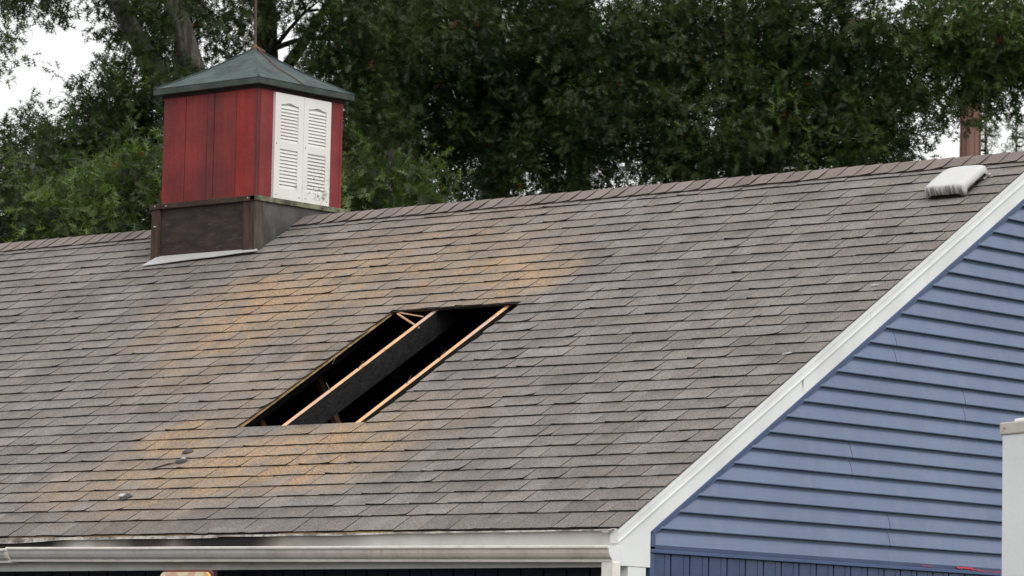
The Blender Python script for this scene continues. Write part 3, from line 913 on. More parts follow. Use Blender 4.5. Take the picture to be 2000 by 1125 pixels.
# body boards
RX0, RX1, RY0, RY1 = -7.607, -6.60, 3.84, 4.77
b = MB(); b.box(RX0 + 0.015, RX1 - 0.015, RY0 + 0.015, RY1 - 0.015, 2.70, 3.62); body = b.build('body', M['char'], cup)
REDS = [(0.245, 0.024, 0.024, 0.25), (0.255, 0.026, 0.024, 0.38), (0.215, 0.030, 0.028, 0.22), (0.240, 0.026, 0.024, 0.34), (0.330, 0.024, 0.018, 0.15)]
seams = [RX0, -7.371, -7.139, -7.065, -6.828, RX1 - 0.022]
for i in range(5):
    b = MB(); dd = (0.0, 0.002, 0.001, 0.0025, 0.0)[i]
    b.box(seams[i] + (0.004 if i else 0), seams[i + 1], RY0 + dd, RY0 + 0.0145, 2.733, 3.60, 0, REDS[i]); b.build('red_board', M['red'], body, bevel=0.0015)
b = MB(); b.box(RX1 - 0.0215, RX1 + 0.001, RY0 - 0.003, RY0 + 0.022, 2.733, 3.60, 0, (0.17, 0.022, 0.024, 0.4)); b.build('corner_strip', M['red'], body, bevel=0.002)
RR = (0.255, 0.034, 0.036, 0.12)
b = MB(); b.box(RX1 - 0.0145, RX1, RY0 + 0.0255, RY1 - 0.025, 2.733, 3.60, 0, RR); b.build('red_board', M['red'], body, bevel=0.0015)
b = MB(); b.box(RX1 - 0.0145, RX1 + 0.003, RY1 - 0.0245, RY1, 2.733, 3.60, 0, RR); b.build('corner_strip', M['red'], body, bevel=0.002)
b = MB(); b.box(RX0, RX0 + 0.0145, RY0 + 0.015, RY1, 2.733, 3.60, 0, REDS[0]); b.box(RX0 + 0.015, RX1 - 0.015, RY1 - 0.0145, RY1, 2.733, 3.60, 0, REDS[0]); b.build('rear_boards', M['red'], body)
b = MB(); b.box(RX0 - 0.012, RX1 + 0.014, RY0 - 0.012, RY1 + 0.012, 3.555, 3.585, 0, (0.03, 0.018, 0.018, 0)); b.build('frieze', M['timber'], body)
# roof of the cupola
EX0, EX1, EY0, EY1, EZ0, EZ1 = RX0 - 0.062, RX1 + 0.062, RY0 - 0.064, RY1 + 0.062, 3.578, 3.622
APEX = (-7.105, 4.305, 3.966)
b = MB()
b.box(EX0, EX1, EY0, EY1, EZ0, EZ1)
cap = b.build('roof', M['patina_edge'], cup, bevel=0.002)
cor = [(EX0, EY0), (EX1, EY0), (EX1, EY1), (EX0, EY1)]
b = MB(); vv, fs = [], []
NR = 8
for i in range(4):
    a_, c_ = Vector((*cor[i], EZ1)), Vector((*cor[(i + 1) % 4], EZ1))
    ap = Vector(APEX); o = len(vv)
    for r in range(NR + 1):
        t_ = r / NR
        pa, pb = a_.lerp(ap, t_), c_.lerp(ap, t_)
        for q in range(NR + 1):
            p = pa.lerp(pb, q / NR)
            sag = -0.018 * math.sin(math.pi * t_) 
            p.z += sag + 0.004 + (0.005 * noise.noise((p.x * 5, p.y * 5, 1.0)) if 0 < q < NR and r else 0)
            vv.append(p)
    for r in range(NR):
        for q in range(NR): fs.append((o + r * (NR + 1) + q, o + r * (NR + 1) + q + 1, o + (r + 1) * (NR + 1) + q + 1, o + (r + 1) * (NR + 1) + q))
b.add(vv, fs); b.build('metal_sheet', M['patina'], cap, smooth=False, fix=False)
for i in range(4):
    a_ = Vector((*cor[i], EZ1)); ap = Vector(APEX)
    pts = []
    for r in range(7):
        p = a_.lerp(ap, r / 6); p.z += 0.005 - 0.018 * math.sin(math.pi * r / 6); pts.append(p)
    b = MB(); b.tube(pts, [0.007] * 7, 6); b.build('hip_seam', M['patina'], cap, smooth=True)
b = MB(); b.tube([(APEX[0], APEX[1], APEX[2] - 0.02), (APEX[0], APEX[1], APEX[2] + 0.02), (APEX[0] - 0.004, APEX[1], APEX[2] + 0.05)], [0.02, 0.014, 0.008], 8); finial = b.build('finial', M['copper'], cap)
b = MB(); b.tube([(APEX[0], APEX[1], APEX[2] + 0.02), (APEX[0] - 0.012, APEX[1], APEX[2] + 0.55), (APEX[0] - 0.02, APEX[1], APEX[2] + 0.95)], [0.010, 0.009, 0.004], 8); b.build('lightning_rod', M['rod'], cup)
pts = [Vector(APEX) + Vector((0.0, 0.0, 0.022))]
q0, q1 = Vector(APEX), Vector((EX1, 4.27, EZ1))
for r in range(1, 9):
    p = q0.lerp(q1, r / 8); p.z += 0.011 - 0.018 * math.sin(math.pi * r / 8); p.y += 0.012 * math.sin(r * 1.3); pts.append(p)
b = MB(); b.tube(pts, [0.0042] * len(pts), 6); b.build('ground_cable', M['copper'], cup, smooth=True)
b = MB(); b.tube([Vector(APEX) + Vector((-0.085, -0.03, -0.035)), Vector(APEX) + Vector((0, 0, 0.02)), Vector(APEX) + Vector((0.05, 0.06, -0.02))], [0.005, 0.008, 0.005], 6); b.build('rod_clamp', M['copper'], cup)

# shutters
slat_me = None
def shutter(y0, y1, zt, zb):
    X = RX1
    b = MB()
    w = y1 - y0
    ly0, ly1 = y0 + 0.062, y1 - 0.058
    if y0 > 4.2: ly0, ly1 = y0 + 0.050, y1 - 0.052
    T0, T1 = X + 0.001, X + 0.026
    top_l, mid_t, mid_b, bot = zt - 0.085, zt - 0.368, zt - 0.425, zt - 0.718
    b.box(T0, T1, y0, ly0, zb, zt); b.box(T0, T1, ly1, y1, zb, zt)
    b.box(T0, T1, ly0, ly1, zb, bot); b.box(T0, T1, ly0, ly1, mid_b, mid_t)
    n = 10                       # arched top rail
    arch = [(ly0, zt), (ly1, zt)] 
    low = []
    for i in range(n + 1):
        q = i / n
        low.append((ly1 + (ly0 - ly1) * q, top_l + 0.017 * max(0.0, math.sin(math.pi * q)) ** 2.4))
    b.prism(arch + low, T0, T1, 'x')
    b.box(T0, T0 + 0.004, ly0, ly1, bot, top_l + 0.03)
    sh = b.build('shutter', M['shutter'], cup)
    slat_src = [None]
    for (za, zb_) in ((top_l - 0.004, mid_t), (mid_b, bot)):
        nn = 11 if za > 3.2 else 11
        step = (za - zb_) / nn
        for i in range(nn):
            zc = za - (i + 0.5) * step
            if slat_src[0] is None:
                m_ = MB()
                x0_, x1_ = T0 + 0.006, T1 - 0.003
                h_ = step * 0.5
                m_.prism([(x0_, zc + h_ * 0.92), (x0_ + 0.004, zc + h_ * 1.05), (x1_, zc - h_ * 0.72), (x1_, zc - h_ * 1.02), (x1_ - 0.004, zc - h_ * 1.05)], ly0 + 0.001, ly1 - 0.001, 'y')
                # prism along y takes (x, z) pairs
                o = m_.build('slat', M['shutter'], sh); slat_src[0] = (o, zc, step)
            else:
                s_, z_s, st0 = slat_src[0]
                o = s_.copy(); COL.objects.link(o); o.parent = sh; o.location = s_.location + Vector((0, 0, zc - z_s))
    for (yy, zz) in ((y0 + 0.03, zb + 0.03), (y1 - 0.03, zb + 0.03), (y0 + 0.02, mid_t - 0.02)):
        m_ = MB(); m_.tube([(T1 - 0.002, yy, zz), (T1 + 0.002, yy, zz)], [0.005, 0.005], 6); m_.build('screw', M['screw'], sh)
    return sh
cupw = cup
shutter(4.000, 4.3125, 3.541, 2.737)
shutter(4.3155, 4.614, 3.541, 2.737)

# flashing under the front of the base
fl = [on_roof(-7.66, 4.330, 0.012), on_roof(-6.50, 4.425, 0.018), on_roof(-6.55, 4.47, 0.02), on_roof(-7.60, 4.47, 0.022)]
b = MB(); n = 14; vv = []
for i in range(n + 1):
    q = i / n
    a_ = Vector(fl[0]).lerp(Vector(fl[1]), q); c_ = Vector(fl[3]).lerp(Vector(fl[2]), q)
    a_.z += 0.004 * noise.noise((q * 4, 1, 1)); vv += [a_, c_]
b.add(vv, [(2 * i, 2 * i + 2, 2 * i + 3, 2 * i + 1) for i in range(n)])
o = b.build('flashing', M['flash'], cup, fix=False); o.modifiers.new('t', 'SOLIDIFY').thickness = 0.004

# ------------------------------------------------------------------ roof vent
VX, VS = -0.365, 4.555
vent = empty('roof_vent', (0, 0, 0))
tag(vent, 'white plastic roof vent with a dirt-streaked front lip near the rake', 'roof vent')
vm = Matrix(((1, 0, 0, VX), (0, CT, -ST, VS * CT), (0, ST, CT, VS * ST + EAVE), (0, 0, 0, 1)))
vent.matrix_world = vm
def vent_part(b, name, mats, smooth=False, bevel=0):
    o = b.build(name, mats, None, bevel=bevel, smooth=smooth, fix=True); o.parent = vent; o.location = (0, 0, 0); return o
CWH = (0.56, 0.56, 0.56)
b = MB(0); b.box(-0.135, 0.135, -0.155, 0.15, 0.002, 0.005); vent_part(b, 'base_plate', M['edge'])
b = MB(0); b.box(-0.115, 0.115, -0.135, 0.13, 0.004, 0.075); vent_part(b, 'collar', M['vent_dark'], bevel=0.004)
b = MB(0)
for i in range(3): b.box(-0.118, 0.118, -0.138, 0.133, 0.018 + i * 0.016, 0.024 + i * 0.016)
vent_part(b, 'louvre_fin', M['rail'])
# hood: a shallow rounded lid with turned-down skirts, front lip deepest
def hood_h(u, v):
    m_ = max(abs(u), abs(v))
    return 0.098 - 0.010 * (u * u + v * v)
b = MB(0)
vv, cc_, fs = [], [], []
N = 14
HW, HL = 0.152, 0.165
def sup(u, v):                   # square grid pulled to rounded corners
    k_ = 0.06
    return u * (1 - k_ * v * v), v * (1 - k_ * u * u)
for i in range(N + 1):
    for j in range(N + 1):
        u, v = -1 + 2 * i / N, -1 + 2 * j / N
        a_, c_ = sup(u, v)
        z = 0.090 - 0.010 * (abs(u) ** 7 + abs(v) ** 7) + 0.0015 * noise.noise((u * 2, v * 2, 0))
        vv.append((a_ * HW, c_ * HL, z)); cc_.append((*CWH, max(0, (-v - 0.86) * 4)))
for i in range(N):
    for j in range(N): fs.append((i * (N + 1) + j, (i + 1) * (N + 1) + j, (i + 1) * (N + 1) + j + 1, i * (N + 1) + j + 1))
ring = [(i, 0) for i in range(N)] + [(N, j) for j in range(N)] + [(N - i, N) for i in range(N)] + [(0, N - j) for j in range(N)]
o = len(vv)
for (i, j) in ring:
    u, v = -1 + 2 * i / N, -1 + 2 * j / N
    a_, c_ = sup(u, v)
    front = j == 0
    cor_ = abs(abs(u) - 1) < 0.16 and abs(abs(v) - 1) < 0.16
    for st in (1, 2):
        depth = (0.022 if st == 1 else (0.052 if front else 0.040))
        if cor_ and st == 2: depth = 0.066
        if front and st == 2: depth += 0.006 * noise.noise((u * 4, 2, 2))
        vv.append((a_ * HW * (1 + 0.02 * st), c_ * HL * (1 + 0.02 * st), 0.090 - 0.010 * (abs(u) ** 7 + abs(v) ** 7) - depth))
        cc_.append((*CWH, 1.0 if front else 0.12))
m = len(ring)
for k in range(m):
    a0 = ring[k][0] * (N + 1) + ring[k][1]; a1 = ring[(k + 1) % m][0] * (N + 1) + ring[(k + 1) % m][1]
    fs.append((a0, a1, o + 2 * ((k + 1) % m), o + 2 * k)); fs.append((o + 2 * k, o + 2 * ((k + 1) % m), o + 2 * ((k + 1) % m) + 1, o + 2 * k + 1))
b.add(vv, fs, 0, cc_)
h_ = vent_part(b, 'hood', M['vent'], smooth=True)
h_.modifiers.new('t', 'SOLIDIFY').thickness = 0.004
b = MB(0); b.box(-0.150, 0.146, 0.10, 0.19, 0.0025, 0.006); vent_part(b, 'rear_flange', M['rail'])
b = MB(0)
b.box(0.116, 0.142, 0.03, 0.155, 0.014, 0.060); vent_part(b, 'screen', M['black'])

# ------------------------------------------------------------------ scraps on the roof
def scrap(name, label, x, s, size, mat, seed, flat=0.35, ang=0.0):
    r = random.Random(seed)
    b = MB(0)
    n = 9
    vv = []
    for lay, hz, sc in ((0, 0.0, 1.0), (1, flat * size * 0.6, 0.9), (2, flat * size, 0.5)):
        for i in range(n):
            t_ = 2 * math.pi * i / n
            rr = size * sc * (0.7 + 0.45 * r.random())
            vv.append((rr * math.cos(t_), rr * 0.7 * math.sin(t_), hz + r.uniform(-0.2, 0.2) * flat * size))
    fs = [(l * n + i, l * n + (i + 1) % n, (l + 1) * n + (i + 1) % n, (l + 1) * n + i) for l in range(2) for i in range(n)]
    fs += [tuple(range(2 * n, 3 * n)), tuple(range(n - 1, -1, -1))]
    b.add(vv, fs)
    o = b.build(name, mat)
    q = on_roof(x, s, 0.002)
    o.matrix_world = Matrix.Translation((q[0], q[1], q[2] + EAVE)) @ Matrix.Rotation(PITCH, 4, 'X') @ Matrix.Rotation(ang, 4, 'Z')
    return tag(o, label, 'debris')
a_ = (-4.324, 0.489)
o = scrap('roof_scrap', 'pale grey torn scrap lying low on the roof above the left end of the gutter', a_[0], a_[1], 0.05, M['scrap_grey'], 1)
b = MB(0); b.box(-0.055, -0.01, -0.02, 0.015, 0.01, 0.022); p_ = b.build('torn_face', M['scrap_white'], o, bevel=0.004); p_.location = (0, 0, 0)
a_ = (-4.327, 1.112)
scrap('roof_scrap', 'dark slate-coloured scrap on the roof below the left corner of the hole', a_[0], a_[1], 0.042, M['scrap_grey'], 2, 0.3, 0.5)
a_ = (-4.258, 0.981)
o = scrap('roof_scrap', 'small grey scrap with a white face just below the dark slate-coloured one', a_[0], a_[1], 0.045, M['scrap_grey'], 3, 0.4, 0.3)
b = MB(0); b.box(0.0, 0.03, -0.012, 0.01, 0.012, 0.022); p_ = b.build('torn_face', M['scrap_white'], o, bevel=0.004); p_.location = (0, 0, 0)
a_ = (-4.388, 0.917)
o = scrap('shingle_sliver', 'long thin dark sliver of shingle lying beside the scraps below the hole', a_[0], a_[1], 0.03, M['edge'], 4, 0.15, 0.55)
o.scale = (3.4, 0.5, 1)
a_ = (-0.194, 2.146)
o = scrap('paint_flake', 'white flake on the shingles halfway up beside the rake', a_[0], a_[1], 0.02, M['flash'], 5, 0.3, 0.2); o.scale = (1.8, 0.6, 1)
a_ = (-0.123, 3.072)
o = scrap('paint_flake', 'white flake on the upper shingles beside the rake, below the roof vent', a_[0], a_[1], 0.018, M['flash'], 6, 0.3, 0.2); o.scale = (1.9, 0.6, 1)
a_ = (-2.723, 0.876)
o = scrap('twig_bit', 'short dark twig lying on the tan-dusted shingles below the hole', a_[0], a_[1], 0.014, M['edge'], 7, 0.4, 0.7); o.scale = (2.6, 0.5, 1)

# ------------------------------------------------------------------ board peeking up at the lower edge
q = (-2.958, -0.4, -0.254)
bd = empty('notice_board', (q[0], q[1], 0))
tag(bd, 'cream and yellow board with rounded corners peeking up below the gutter', 'sign')
def rrect(w, h, r, n=5):
    out = []
    for (cx, cz, a0) in ((w - r, h - r, 0), (-w + r, h - r, 90), (-w + r, -h + r, 180), (w - r, -h + r, 270)):
        for i in range(n + 1):
            t_ = math.radians(a0 + 90 * i / n); out.append((cx + r * math.cos(t_), cz + r * math.sin(t_)))
    return out
W = 0.205
b = MB(0); zt = q[2] + EAVE
b.prism([(q[0] + a_, zt - 0.22 + c_) for a_, c_ in rrect(W, 0.22, 0.035)], q[1], q[1] + 0.02, 'y'); b.build('board', M['board'], bd)
b = MB(0); b.prism([(q[0] + a_, zt - 0.22 + c_) for a_, c_ in rrect(W + 0.012, 0.232, 0.042)], q[1] + 0.0205, q[1] + 0.035, 'y'); b.build('rim', M['board_rim'], bd)
b = MB(0); b.box(q[0] - 0.025, q[0] + 0.025, q[1] + 0.036, q[1] + 0.08, 0.004, zt - 0.05); b.build('post', M['board_rim'], bd)

# ------------------------------------------------------------------ white box trailer at the right edge
A = Vector((5.342, -4.374, 2.616))
fh = Vector((CAM_FWD[0], CAM_FWD[1], 0)).normalized()
ca, sa = math.cos(25.7 * math.pi / 180), math.sin(25.7 * math.pi / 180)
far = Vector((fh.x * ca - fh.y * sa, fh.x * sa + fh.y * ca, 0))      # along the long side, away from the camera
side = Vector((far.y, -far.x, 0))                                     # across the box, away from the visible side
tr = empty('box_trailer', (A.x, A.y, 0))
tag(tr, 'white panelled box trailer with a beige riveted top rail at the right edge', 'trailer')
tm = Matrix(((-far.x, side.x, 0, A.x), (-far.y, side.y, 0, A.y), (0, 0, 1, 0), (0, 0, 0, 1)))
tr.matrix_world = tm
def tpart(b, name, mat, bevel=0):
    o = b.build(name, mat, None, bevel=bevel); o.parent = tr; o.location = (0, 0, 0); return o
zr = A.z
b = MB(0); b.box(0.004, 4.4, 0.004, 2.0, 0.55, zr + 0.03); tpart(b, 'box_body', M['trailer'], 0.004)
for i in range(4):
    b = MB(0); b.box(0.006 + i * 1.1, 1.095 + i * 1.1, -0.004, 0.0035, 0.6, zr - 0.001); tpart(b, 'side_panel', M['trailer'], 0.002)
b = MB(0); b.box(-0.006, 4.41, -0.010, 2.01, zr, zr + 0.046); tpart(b, 'top_rail', M['rail'], 0.005)
b = MB(0); b.box(0.03, 4.38, 0.03, 1.97, zr + 0.047, zr + 0.062); tpart(b, 'roof_panel', M['trailer'], 0.006)
for i in range(14):
    b = MB(0); b.tube([(0.03 + i * 0.32, -0.0105, zr + 0.026), (0.03 + i * 0.32, -0.015, zr + 0.026)], [0.006, 0.004], 8); tpart(b, 'rivet', M['steel'])
b = MB(0); b.box(-0.004, 4.405, -0.006, 2.006, 0.5, 0.549); tpart(b, 'lower_rail', M['rail'], 0.004)
for (wx, wy) in ((1.7, 0.02), (2.5, 0.02), (1.7, 1.82), (2.5, 1.82)):
    b = MB(0); b.tube([(wx, wy, 0.36), (wx, wy + 0.02, 0.36), (wx, wy + 0.16, 0.36), (wx, wy + 0.18, 0.36)], [0.30, 0.35, 0.35, 0.30], 20); w_ = tpart(b, 'wheel', M['rubber'])
    b = MB(0); b.tube([(wx, wy - 0.006 if wy < 1 else wy + 0.186, 0.36), (wx, wy + 0.09, 0.36)], [0.19, 0.20], 16); rm = b.build('rim', M['steel'], None); rm.parent = w_; rm.location = (0, 0, 0)
b = MB(0); b.box(4.41, 5.5, 0.95, 1.05, 0.42, 0.5); tpart(b, 'drawbar', M['steel'])
b = MB(0); b.box(5.2, 5.28, 0.96, 1.04, 0.004, 0.42); tpart(b, 'jack_leg', M['steel'])

# ------------------------------------------------------------------ trees
LAT = Vector((fh.y, -fh.x, 0))
OUT = [(0.0, 0.0), (0.14, 0.018), (0.24, 0.025), (0.42, 0.27), (0.36, 0.04), (0.48, 0.05), (0.76, 0.44), (0.60, 0.055), (0.72, 0.06), (1.0, 0.30), (0.84, 0.042), (1.10, 0.0)]
FULL = OUT + [(t_, -w_) for t_, w_ in OUT[-2:0:-1]]
LEAF = np.array(FULL, dtype=np.float64)
SIMPLE = np.array([(0, 0), (0.3, 0.22), (0.62, 0.30), (1, 0), (0.62, -0.30), (0.3, -0.22)], dtype=np.float64)

def norm(a): return a / np.maximum(np.linalg.norm(a, axis=1, keepdims=True), 1e-9)

def leaves(rng, lobes, size, per, tint, simple=False, droop=0.35, cluster=10, csig=0.16):
    """arrays of leaf corners and colours; a lobe is x, y, z, lateral, depth and height radii, number of sprays"""
    P, A, Cc, U = [], [], [], []
    lat = np.array(LAT); dep = np.array(fh)
    for lb in lobes:
        n = int(lb[6])
        nc = max(1, n // cluster)
        d = norm(rng.normal(size=(nc, 3)))
        rad = rng.random(nc) ** (1 / 2.4)
        loc = d * rad[:, None]
        idx = rng.integers(0, nc, n)
        j = loc[idx] + rng.normal(size=(n, 3)) * np.array([csig / lb[3], csig / lb[4], csig * 0.8 / lb[5]])
        pos = np.array(lb[:3]) + lat * (j[:, :1] * lb[3]) + dep * (j[:, 1:2] * lb[4]) + np.array([0, 0, 1.0]) * (j[:, 2:3] * lb[5])
        out = lat * j[:, :1] + dep * j[:, 1:2] + np.array([0, 0, 1.0]) * j[:, 2:3]
        dr = norm(norm(out) * 0.8 + rng.normal(size=(n, 3)) * 0.6 - np.array([0, 0, droop]))
        ctint = rng.normal(size=nc)[idx]
        for q in range(per):
            t_ = rng.random((n, 1)) * 0.8
            base = pos + dr * (t_ * size * 2.6) + rng.normal(size=(n, 3)) * size * 0.15
            ax = norm(dr * 0.6 + rng.normal(size=(n, 3)) * 0.65 - np.array([0, 0, 0.12]))
            up = norm(np.array([0, 0, 1.0]) + rng.normal(size=(n, 3)) * 0.55)
            P.append(base); A.append(ax); U.append(up)
            br = np.exp(rng.normal(size=(n, 1)) * 0.22 + ctint[:, None] * 0.22)
            mixv = np.clip(rng.random((n, 1)) * 0.6 + ctint[:, None] * 0.22, 0, 1)
            c = (np.array(tint[0]) * (1 - mixv) + np.array(tint[1]) * mixv) * br
            red = rng.random((n, 1)) < 0.0025
            c = np.where(red, np.array([0.20, 0.045, 0.02]), c)
            Cc.append(c)
    P, A, U, Cc = map(np.concatenate, (P, A, U, Cc))
    W = norm(np.cross(U, A)); N = np.cross(A, W)
    sh = SIMPLE if simple else LEAF
    sz = size * (0.75 + 0.5 * rng.random((len(P), 1)))
    V = np.empty((len(P), len(sh), 3))
    bend = rng.normal(size=(len(P), 1)) * 0.12 - 0.10
    fold = 0.12 + rng.random((len(P), 1)) * 0.35
    for i, (t_, w_) in enumerate(sh):
        V[:, i] = P + sz * (A * t_ + W * w_ + N * (abs(w_) * fold + bend * t_ * t_))
    return V, Cc

def leaf_mesh(name, parts, mat, parent, loc):
    vs_, cs_, ls_, lt_ = [], [], [], []
    off = 0
    for V, c in parts:
        n, k, _ = V.shape
        vs_.append(V.reshape(-1, 3)); cs_.append(np.repeat(c, k, axis=0))
        ls_.append(np.arange(n * k) + off); lt_.append(np.full(n, k)); off += n * k
    v = np.concatenate(vs_) - np.array(loc); c = np.concatenate(cs_); li = np.concatenate(ls_); lt = np.concatenate(lt_)
    me = bpy.data.meshes.new(name)
    me.vertices.add(len(v)); me.vertices.foreach_set('co', v.ravel().astype(np.float32))
    me.loops.add(len(li)); me.loops.foreach_set('vertex_index', li.astype(np.int32))
    me.polygons.add(len(lt)); me.polygons.foreach_set('loop_start', (np.cumsum(lt) - lt).astype(np.int32))
    at = me.attributes.new('Col', 'FLOAT_COLOR', 'POINT')
    at.data.foreach_set('color', np.concatenate([c, np.zeros((len(c), 1))], axis=1).ravel().astype(np.float32))
    me.materials.append(mat)
    me.update(calc_edges=True)
    o = bpy.data.objects.new(name, me); COL.objects.link(o); o.parent = parent
    o['kind'] = 'stuff'
    return o

def wobble(a, c, n, amp, r):
    a, c = Vector(a), Vector(c); L = (c - a).length
    pts = [a]
    for i in range(1, n):
        p = a.lerp(c, i / n) + Vector((r.uniform(-1, 1), r.uniform(-1, 1), r.uniform(-0.6, 0.6))) * amp * L
        pts.append(p)
    pts.append(c)
    return pts

OAK = ((0.034, 0.052, 0.022), (0.068, 0.095, 0.032))
OAKL = ((0.036, 0.058, 0.019), (0.092, 0.126, 0.038))
def tree(name, label, group, base, trunks, lobes, seed, tint, bark, size=0.102, per=9, high=(), limb_to=0.5, simple=False, limbs=()):
    r = random.Random(seed); rng = np.random.default_rng(seed)
    t = empty(name, base); tag(t, label, 'tree', group)
    b = MB(0)
    o0 = Vector(base)
    for pts, rads in trunks:
        if high:
            e_ = Vector(pts[-1]); d_ = (e_ - Vector(pts[-2])).normalized()
            pts = list(pts) + [e_ + d_ * 1.6 + LAT * 0.15, e_ + d_ * 3.0 - LAT * 0.1]; rads = list(rads) + [rads[-1] * 0.6, 0.015]
        b.tube([Vector(p) - o0 for p in pts], rads, 12, 0, (*bark, 0))
    for pts, rads in limbs:
        b.tube([Vector(p) - o0 for p in pts], rads, 8, 0, (*bark, 0))
    alltr = [Vector(p) for pts, rads in trunks for p in pts[1:]]
    for lb in list(lobes) + list(high):
        c = Vector(lb[:3])
        if r.random() > limb_to: continue
        st = min(alltr, key=lambda p: (p - c).length + max(0, p.z - c.z) * 2)
        pts = wobble(st, c, 4, 0.05, r)
        b.tube([p - o0 for p in pts], [0.034, 0.028, 0.022, 0.015, 0.007], 6, 0, (*bark, 0))
        for q in range(3):
            e = c + LAT * (r.uniform(-0.9, 0.9) * lb[3]) + fh * (r.uniform(-0.9, 0.9) * lb[4]) + Vector((0, 0, r.uniform(-0.8, 0.8) * lb[5]))
            s_ = pts[r.choice((2, 3))]
            pp = wobble(s_, e, 4, 0.07, r)
            b.tube([p - o0 for p in pp], [0.020, 0.016, 0.012, 0.008, 0.003], 5, 0, (*bark, 0))
            for w in range(3):
                e2 = pp[2] + (e - pp[0]).length * 0.4 * Vector((r.uniform(-1, 1), r.uniform(-1, 1), r.uniform(-0.7, 0.6)))
                p2 = wobble(pp[2], e2, 3, 0.08, r)
                b.tube([p - o0 for p in p2], [0.008, 0.006, 0.004, 0.002], 4, 0, (*bark, 0))
    tk = b.build('trunk', M['bark'], None, smooth=True, fix=False); tk.parent = t
    parts = [leaves(rng, lobes, size, per, tint, simple)]
    if high: parts.append(leaves(rng, high, size * 1.15, per + 2, tint, False, cluster=8, csig=0.3))
    leaf_mesh('crown', parts, M['leaf'], t, base)
    return t

def fwd(p, d): return (p[0] + fh.x * d, p[1] + fh.y * d, p[2])
def ground(p): return (p[0], p[1], 0.0)
GREYB, DARKB = (0.115, 0.105, 0.092), (0.045, 0.038, 0.034)
BACK = 'oaks in the dense row behind the house'
# left oak: two grey stems that fork, seen beside the cupola
a0, a1, a2, a3 = (-14.043, 10.643, 6.486), (-14.308, 10.418, 7.637), (-14.546, 10.215, 8.133), (-14.939, 9.881, 9.052)
b1, b2, b3 = (-14.15, 10.684, 7.712), (-14.317, 10.542, 8.398), (-14.493, 10.392, 9.086)
tree('oak_tree', 'oak with two stout grey forking stems left of the cupola roof', BACK, ground(a0),
     [([ground(a0), a0, a1, a2, a3], [0.26, 0.17, 0.11, 0.095, 0.085]), ([a0, b1, b2, b3], [0.16, 0.125, 0.11, 0.10])],
     [(-14.779, 8.704, 8.555, 0.402, 0.8, 0.111, 170), (-14.695, 8.25, 7.989, 0.119, 0.4, 0.224, 60), (-15.037, 10.586, 8.692, 0.315, 0.6, 0.168, 140), (-14.539, 11.272, 8.747, 0.58, 0.7, 0.132, 110), (-15.26, 10.921, 8.169, 0.212, 0.5, 0.212, 60), (-15.017, 10.602, 7.537, 0.446, 0.8, 0.288, 260), (-15.187, 10.195, 7.247, 0.522, 0.8, 0.219, 230), (-14.908, 11.089, 7.511, 0.317, 0.7, 0.476, 230), (-15.36, 9.522, 6.818, 0.62, 1, 0.361, 360), (-15.131, 10.374, 6.903, 0.785, 1.1, 0.419, 420), (-15.602, 9.579, 7.345, 0.208, 0.3, 0.052, 16), (-14.878, 11.246, 8.451, 0.238, 0.5, 0.265, 80), (-14.14, 10.035, 7.675, 0.255, 0.4, 0.179, 110), (-14.874, 11.774, 8.474, 0.241, 0.4, 0.161, 60), (-13.967, 10.051, 8.394, 0.204, 0.3, 0.153, 60), (-15.832, 9.121, 6.647, 0.62, 1.2, 0.62, 330)],
     21, OAK, GREYB, limb_to=0.0, high=[(-15.275, 9.594, 9.709, 1.704, 1.6, 0.775, 620), (-14.872, 10.595, 11.277, 1.726, 1.7, 0.837, 560), (-14.461, 11.601, 9.965, 1.166, 1.5, 0.689, 330)])
# dark straight stem right behind the cupola
c0, c1, c2 = (-15.611, 13.249, 7.282), (-15.66, 13.207, 8.59), (-15.716, 13.159, 9.85)
d1, d2 = (-15.381, 13.444, 8.627), (-15.155, 13.637, 9.119)
tree('oak_tree', 'oak with a straight dark stem right behind the tip of the cupola', BACK, ground(c0),
     [([ground(c0), c0, c1, c2], [0.22, 0.15, 0.13, 0.12])],
     [(-15.702, 12.515, 8.947, 0.22, 0.4, 0.138, 36), (-14.69, 12.982, 8.999, 0.601, 0.7, 0.164, 150), (-13.906, 12.73, 8.3, 0.429, 0.8, 0.483, 260), (-13.645, 12.558, 7.434, 0.479, 0.9, 0.639, 380), (-14.822, 13.395, 8.255, 0.276, 0.5, 0.276, 90), (-13.555, 12.897, 8.621, 0.642, 0.9, 0.428, 330)],
     22, OAK, DARKB, high=[(-14.659, 12.745, 10.136, 1.413, 1.5, 0.707, 520), (-14.476, 12.901, 11.524, 1.413, 1.5, 0.815, 480)],
     limbs=[([c0, (-15.484, 13.356, 8.424), d1, d2], [0.09, 0.075, 0.06, 0.045])])
